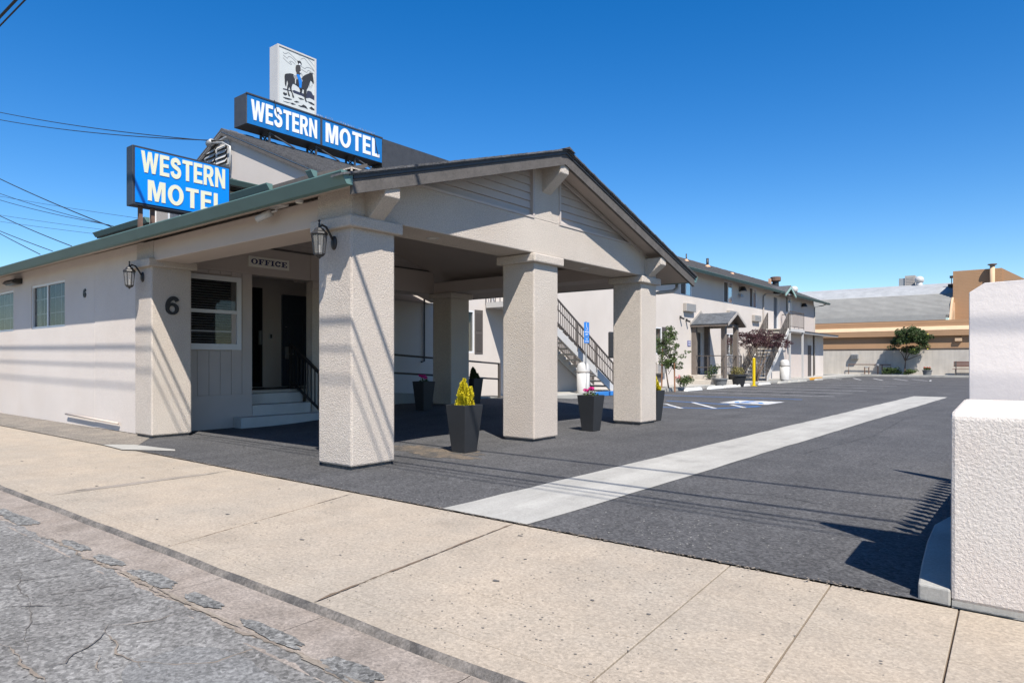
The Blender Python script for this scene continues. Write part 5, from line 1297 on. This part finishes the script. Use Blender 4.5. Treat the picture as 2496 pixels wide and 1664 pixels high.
pot('dark tapered planter with yellow conifer tucked behind the farthest driveway column', -6.22, 12.32, .009, 'yellow', 13)
pot('dark tapered planter with magenta flowers in deep shade under the canopy', -10.35, 9.95, .165, 'flower', 14)
pot('dark tapered planter with green conifer behind the shaded rear column', -10.92, 12.15, .17, 'green', 15)

def tree(name, label, base, trunks, crown, n, size, lm, seed, extra=None, tr=.03, cat='tree'):
    t = thing(name, label, cat, base)
    tk = MB(); rn = random.Random(seed)
    for (px, py, pz), (qx, qy, qz), r in trunks:
        A = Vector((px, py, pz)); B = Vector((qx, qy, qz))
        mid = A.lerp(B, .5) + Vector((rn.uniform(-.06, .06), rn.uniform(-.06, .06), 0)) * (B - A).length
        tk.tube([A, A.lerp(mid, .5) + Vector((rn.uniform(-.02, .02), rn.uniform(-.02, .02), 0)), mid, mid.lerp(B, .5), B], r, 7, r * .35)
    tk.build('trunk', 'bark', t, smooth=True)
    leaves(crown, n, size, seed).build('crown', lm, t)
    return t
# staked sapling
bx, by, bz = -11.62, 24.3, .148
rn = random.Random(31); cl = []
for k in range(60):
    z_ = rn.uniform(.95, 2.5); R_ = .62 * (1 - abs(z_ - 1.55) / 1.25) + .12
    a_ = rn.uniform(0, 6.28); cl.append(((bx + R_ * math.cos(a_) * rn.random(), by + R_ * math.sin(a_) * rn.random(), z_), (.13, .13, .10)))
cl += [((bx + .62, by + .3, 1.55), (.16, .12, .07)), ((bx + .45, by + .2, 1.38), (.18, .12, .1)), ((bx - .6, by - .3, 1.15), (.2, .2, .12)), ((bx + .4, by + .1, .95), (.15, .12, .08))]
tree('sapling', 'young green sapling tied between two wooden stakes by the walkway', (bx, by, bz),
     [((bx, by, bz), (bx, by, 1.6), .03)] + [((bx, by, .7 + .1 * k), (bx + .4 * math.cos(k * 2.4), by + .4 * math.sin(k * 2.4), 1.2 + .13 * k), .012) for k in range(8)] + [((bx, by, 1.5), (bx, by, 2.35), .014)], cl, 3000, .08, 'leaf_green', 31)
for dx, hh in ((-.25, 1.72), (.22, 1.5)):
    tag(MB().tube([(bx + dx, by + dx * .4, .0), (bx + dx * .85, by + dx * .4, hh)], .032, 8).build('tree_stake', 'stake'), 'reddish wooden stake supporting the young sapling', 'stake', 'stakes of the sapling')
# red-leaved tree
mx, my, mz_ = -11.95, 35.3, .148
rn = random.Random(41); cl = []
for k in range(64):
    u = rn.uniform(-1, 1); v_ = rn.uniform(-1, 1)
    cl.append(((mx + u * .95 + v_ * .35, my + u * -.2 + v_ * 2.1 + .5, 2.35 + rn.uniform(-.5, .45) * (1 - .4 * abs(v_))), (.24, .30, .13)))
tree('red_tree', 'spreading red-leaved tree with many thin trunks before the far stairs', (mx, my, mz_),
     [((mx + rn.uniform(-.05, .05), my + rn.uniform(-.05, .05), mz_), (mx + .5 * math.cos(k * 1.1), my + .3 + 1.5 * math.sin(k * 1.1), 2.2 + .25 * math.cos(k)), .03) for k in range(9)], cl, 6500, .08, 'leaf_red', 41)
# citrus tree by the back wall
cx_, cy_ = -8.78, 59.75
rn = random.Random(51); cl = []
for k in range(40):
    a_ = rn.uniform(0, 6.28); q = rn.random() ** .5
    z_ = rn.uniform(-1, 1)
    cl.append(((cx_ + .35 + 1.3 * q * math.cos(a_) * math.sqrt(1 - z_ * z_ * .8), cy_ - .1 + .8 * q * math.sin(a_), 2.75 + z_ * .85), (.34, .34, .26)))
cl += [((cx_ + 1.7, cy_, 3.05), (.3, .3, .2)), ((cx_ - .9, cy_, 2.25), (.35, .3, .2)), ((cx_ + .45, cy_, 3.75), (.22, .2, .22))]
ct = tree('citrus_tree', 'round evergreen citrus tree with yellow fruit against the back wall', (cx_, cy_, .15),
     [((cx_, cy_, .15), (cx_ + .05, cy_, 1.35), .075), ((cx_, cy_, 1.2), (cx_ + .5, cy_, 2.1), .05), ((cx_, cy_, 1.25), (cx_ - .45, cy_, 2.1), .045), ((cx_ + .1, cy_, 1.3), (cx_ + 1.1, cy_, 1.75), .04), ((cx_, cy_, 1.3), (cx_ + .1, cy_, 2.6), .05)], cl, 7000, .13, 'leaf_dark', 51)
for k in range(7):
    a_ = rn.uniform(0, 6.28); p = (cx_ + .5 + 1.1 * math.cos(a_), cy_ - .75 - rn.uniform(0, .15), 2.5 + rn.uniform(-.5, .9))
    MB().lathe([(.005, -.05), (.045, -.02), (.045, .02), (.005, .05)], p, 8).build('fruit', 'lemon', ct, smooth=True)
def shrub(name, label, c, rads, n, size, lm, seed, flower=None, group=None):
    t = thing(name, label, 'shrub', (c[0], c[1], c[2] - rads[2] * .6), group)
    rn = random.Random(seed); cl = [((c[0] + rn.uniform(-.6, .6) * rads[0], c[1] + rn.uniform(-.6, .6) * rads[1], c[2] + rn.uniform(-.5, .4) * rads[2]), tuple(r * .5 for r in rads)) for k in range(9)]
    leaves(cl, n, size, seed).build('foliage', lm, t)
    if flower: leaves([((c[0] + rn.uniform(-.8, .8) * rads[0], c[1] + rn.uniform(-.8, .3) * rads[1], c[2] + rads[2] * rn.uniform(.2, .8)), (.05, .05, .04)) for k in range(9)], 130, .05, seed + 1, asp=.9).build('blossom', flower, t)
shrub('flowering_shrub', 'low green shrub with pink blossoms beside the sapling', (-11.55, 25.6, .42), (.38, .5, .30), 650, .08, 'leaf_green', 61, 'petal_rose')
shrub('low_shrub', 'dark low shrub at the foot of the citrus tree, larger clump', (-9.75, 59.7, .45), (.75, .45, .35), 900, .12, 'leaf_dark', 62)
shrub('low_shrub', 'bright low shrub at the foot of the citrus tree, smaller clump', (-8.4, 59.6, .38), (.5, .4, .28), 600, .11, 'leaf_green', 63)
shrub('low_shrub', 'sparse dark shrub growing beside the porch landing', (-11.95, 29.65, .75), (.4, .2, .45), 260, .09, 'leaf_dark', 64)
def tub(label, x, y, z, r0, r1, h, m, plant=None, seed=0, lm='leaf_dry'):
    t = thing('plant_tub', label, 'tub', (x, y, z), 'round plant tubs')
    MB().lathe([(r0, 0), (r1 * .96, h * .85), (r1 * 1.06, h * .86), (r1 * 1.06, h), (r1 * .96, h), (r1 * .9, h * .85), (.01, h * .85)], (x, y, z), 22).build('tub', m, t, smooth=False)
    if plant: leaves([((x, y, z + h + plant * .3), (r1 * .8, r1 * .8, plant * .5))], 420, .10, seed, up=1.2, asp=.3).build('foliage', lm, t)
    return t
tub('large black round tub with a spiky plant at the porch corner', -11.45, 31.2, .008, .28, .43, .58, 'black_plastic', .45, 71)
tub('low grey tub in front of the porch steps', -11.62, 29.55, .008, .24, .32, .42, 'barrel')
tb2 = tub('grey barrel tub with small red flowers against the back wall', -7.28, 59.45, .15, .26, .33, .38, 'barrel', .25, 72, 'leaf_green')
leaves([((-7.28 + dx, 59.3, .72), (.08, .08, .06)) for dx in (-.15, .05, .2)], 90, .06, 73, asp=.9).build('blossom', 'petal_red', tb2)

# bench, gas meters and junction box by the back wall
bn = thing('park_bench', 'reddish slatted bench on a dark frame against the back wall', 'bench', (-4.9, 59.9, .15))
for k in range(4): MB().box(-5.65, -4.0, 60.02 + .01 * k, 60.06 + .01 * k, .80 + k * .10, .88 + k * .10).build('back_slat', 'wood_red', bn)
for k in range(4): MB().box(-5.7, -3.95, 59.55 + k * .11, 59.64 + k * .11, .60, .635).build('seat_slat', 'wood_red', bn)
for x in (-5.5, -4.15):
    MB().bar((x, 59.6, .15), (x, 59.6, .6), .06).build('leg', 'iron_brown', bn); MB().bar((x, 59.98, .15), (x, 60.0, 1.2), .06).build('leg', 'iron_brown', bn)
MB().bar((-5.5, 59.6, .33), (-4.15, 59.6, .33), .05).build('stretcher', 'iron_brown', bn)
jb = thing('junction_box', 'grey metal meter box on the back wall', 'meter box', (-12.45, 60.45, 1.3))
MB().box(-12.75, -12.18, 60.2, 60.5, 1.38, 1.78).build('case', 'metal_grey', jb, bevel=.02)
for k in range(4): MB().box(-12.72 + k * .135, -12.63 + k * .135, 60.17, 60.2, 1.46, 1.70).build('cover', 'barrel', jb)
gm = thing('pipe_manifold', 'rusty gas pipe manifold standing before the back wall', 'pipes', (-11.2, 60.2, .15))
MB().tube([(-12.9, 60.25, .15), (-12.9, 60.25, .94), (-9.85, 60.25, .92), (-9.85, 60.25, .6)], .035, 8).build('pipe', 'rust', gm)
for x in (-11.7, -11.4, -10.75, -10.45): MB().tube([(x, 60.2, .15), (x, 60.2, .75 if x < -11 else .92)], .04, 8).build('pipe', 'rust', gm)
MB().tube([(-11.7, 60.2, .72), (-11.4, 60.2, .72)], .05, 8).build('valve', 'metal_grey', gm); MB().lathe([(.1, 0), (.12, .08), (.1, .16)], (-10.75, 60.2, .82), 12).build('regulator', 'metal_grey', gm)

# ================================================================== GATE PILLAR, BOARD, PICKET FENCE
gp = thing('gate_pillar', 'short white rough-stucco gate pillar at the driveway entrance', 'pillar', (0, 4.2, 0))
MB().prism([(3.90, .03), (4.52, .03), (4.52, .99), (3.93, .955), (3.90, .935)], 'X', -.38, .9).build('body', 'stucco_white', gp, bevel=.018)
MB().box(-.375, .9, 3.905, 4.5, .0, .035).build('footing', 'concrete_pale', gp)
wb = thing('gate_board', 'thick white-painted wooden board with clipped corner behind the stucco pillar', 'board', (0, 4.6, 0))
MB().prism([(-.357, .0), (.35, .0), (.35, 1.65), (-.285, 1.635), (-.357, 1.585)], 'Y', 4.56, 4.60).build('board', 'white_smooth', wb, bevel=.004)
lw = tag(MB().box(-.33, -.1, 4.62, 9.2, 0, .62).build('fence_wall', 'stucco_white', bevel=.01), 'low white stucco wall carrying the spear-top picket fence', 'wall')
pf = thing('picket_fence', 'dark iron spear-top picket fence on the low white wall', 'fence', (-.25, 6, .62))
y = 4.75
while y < 7.5:
    MB().prism([(y - .022, .62), (y + .022, .62), (y + .022, .74), (y + .042, .77), (y + .022, .80), (y + .05, .86), (y, 1.02), (y - .05, .86), (y - .022, .80), (y - .042, .77), (y - .022, .74)], 'X', -.27, -.245).build('picket', 'metal_dark', pf)
    y += .15
MB().box(-.275, -.24, 4.65, 7.6, .64, .665).build('rail', 'metal_dark', pf)
MB().tube([(-.25, 7.6, .0), (-.25, 7.6, 1.75)], .04, 8, .02).build('end_post', 'metal_dark', pf)
MB().prism([(7.50, .6), (7.70, .6), (7.66, 1.5), (7.6, 1.8), (7.54, 1.5)], 'X', -.27, -.24).build('end_panel', 'metal_dark', pf)
kb = MB().prism([(-.52, 3.92), (-.38, 3.90), (-.38, 6.0), (-.56, 5.8), (-.62, 5.4), (-.60, 4.9), (-.555, 4.3)], 'Z', .0, .085)
tag(kb.build('driveway_kerb', 'concrete_pale', None, bevel=.01), kind='structure')

# ================================================================== OVERHEAD LINES
def wire(label, a, b, sag, r, cat='power line', group='overhead lines'):
    a = Vector(a); b = Vector(b); pts = []
    for k in range(25):
        t = k / 24; p = a.lerp(b, t); p.z -= sag * 4 * t * (1 - t); pts.append(p)
    tag(MB().tube(pts, r, 6).build('power_line', 'wire', smooth=True), label, cat, group)
for Y0, ZW, r_ in ((4.93, 7.0, .012), (5.08, 5.46, .011), (5.22, 5.66, .019), (5.58, 6.3, .027), (6.6, 7.5, .03)):     # street lines above the pavement
    wire('black street line running above the pavement, one of the bundle over the driveway mouth', (-60, Y0 - ZW / 2.2 + .3, ZW + .3), (45, Y0 - ZW / 2.2 - .1, ZW), .0, r_, group='street lines')
def at_px(c, x, y, dist):
    r = ray(c, x, y); return (r[0] * dist, r[1] * dist, CAMH + r[2] * dist)
mh = (-17.1, 8.9, 6.96)
wire('service line from the left passing the small sign to the gable service head, upper', at_px('S', -300, 195, 28), mh, .35, .012, group='service drop')
wire('service line from the left passing the small sign to the gable service head, lower', at_px('S', -300, 215, 28), (-16.7, 8.94, 6.9), .45, .012, group='service drop')
for k, (x0, y0, x1, y1, d0, d1, sg, rr_) in enumerate([(-260, 290, 290, 560, 34, 19.5, .3, .016), (-260, 350, 280, 552, 34, 19.6, .4, .010), (-260, 380, 265, 548, 34, 19.7, .4, .010),
        (-260, 370, 175, 600, 30, 18, .3, .012), (-260, 430, 128, 612, 30, 17.5, .2, .010), (-260, 400, 98, 620, 30, 17, .2, .010)]):
    wire('thin dark service line sagging from the left towards the office eave', at_px('S', x0, y0, d0), at_px('S', x1, y1, d1), sg, rr_, group='service lines at the eave')
for k, (x0, y0, x1, y1) in enumerate([(-200, 440, 620, 568), (-200, 490, 620, 600), (-200, 508, 620, 608)]):
    wire('faint distant line crossing low behind the office roof', at_px('S', x0, y0, 60), at_px('S', x1, y1, 45), .3, .014, group='distant lines')
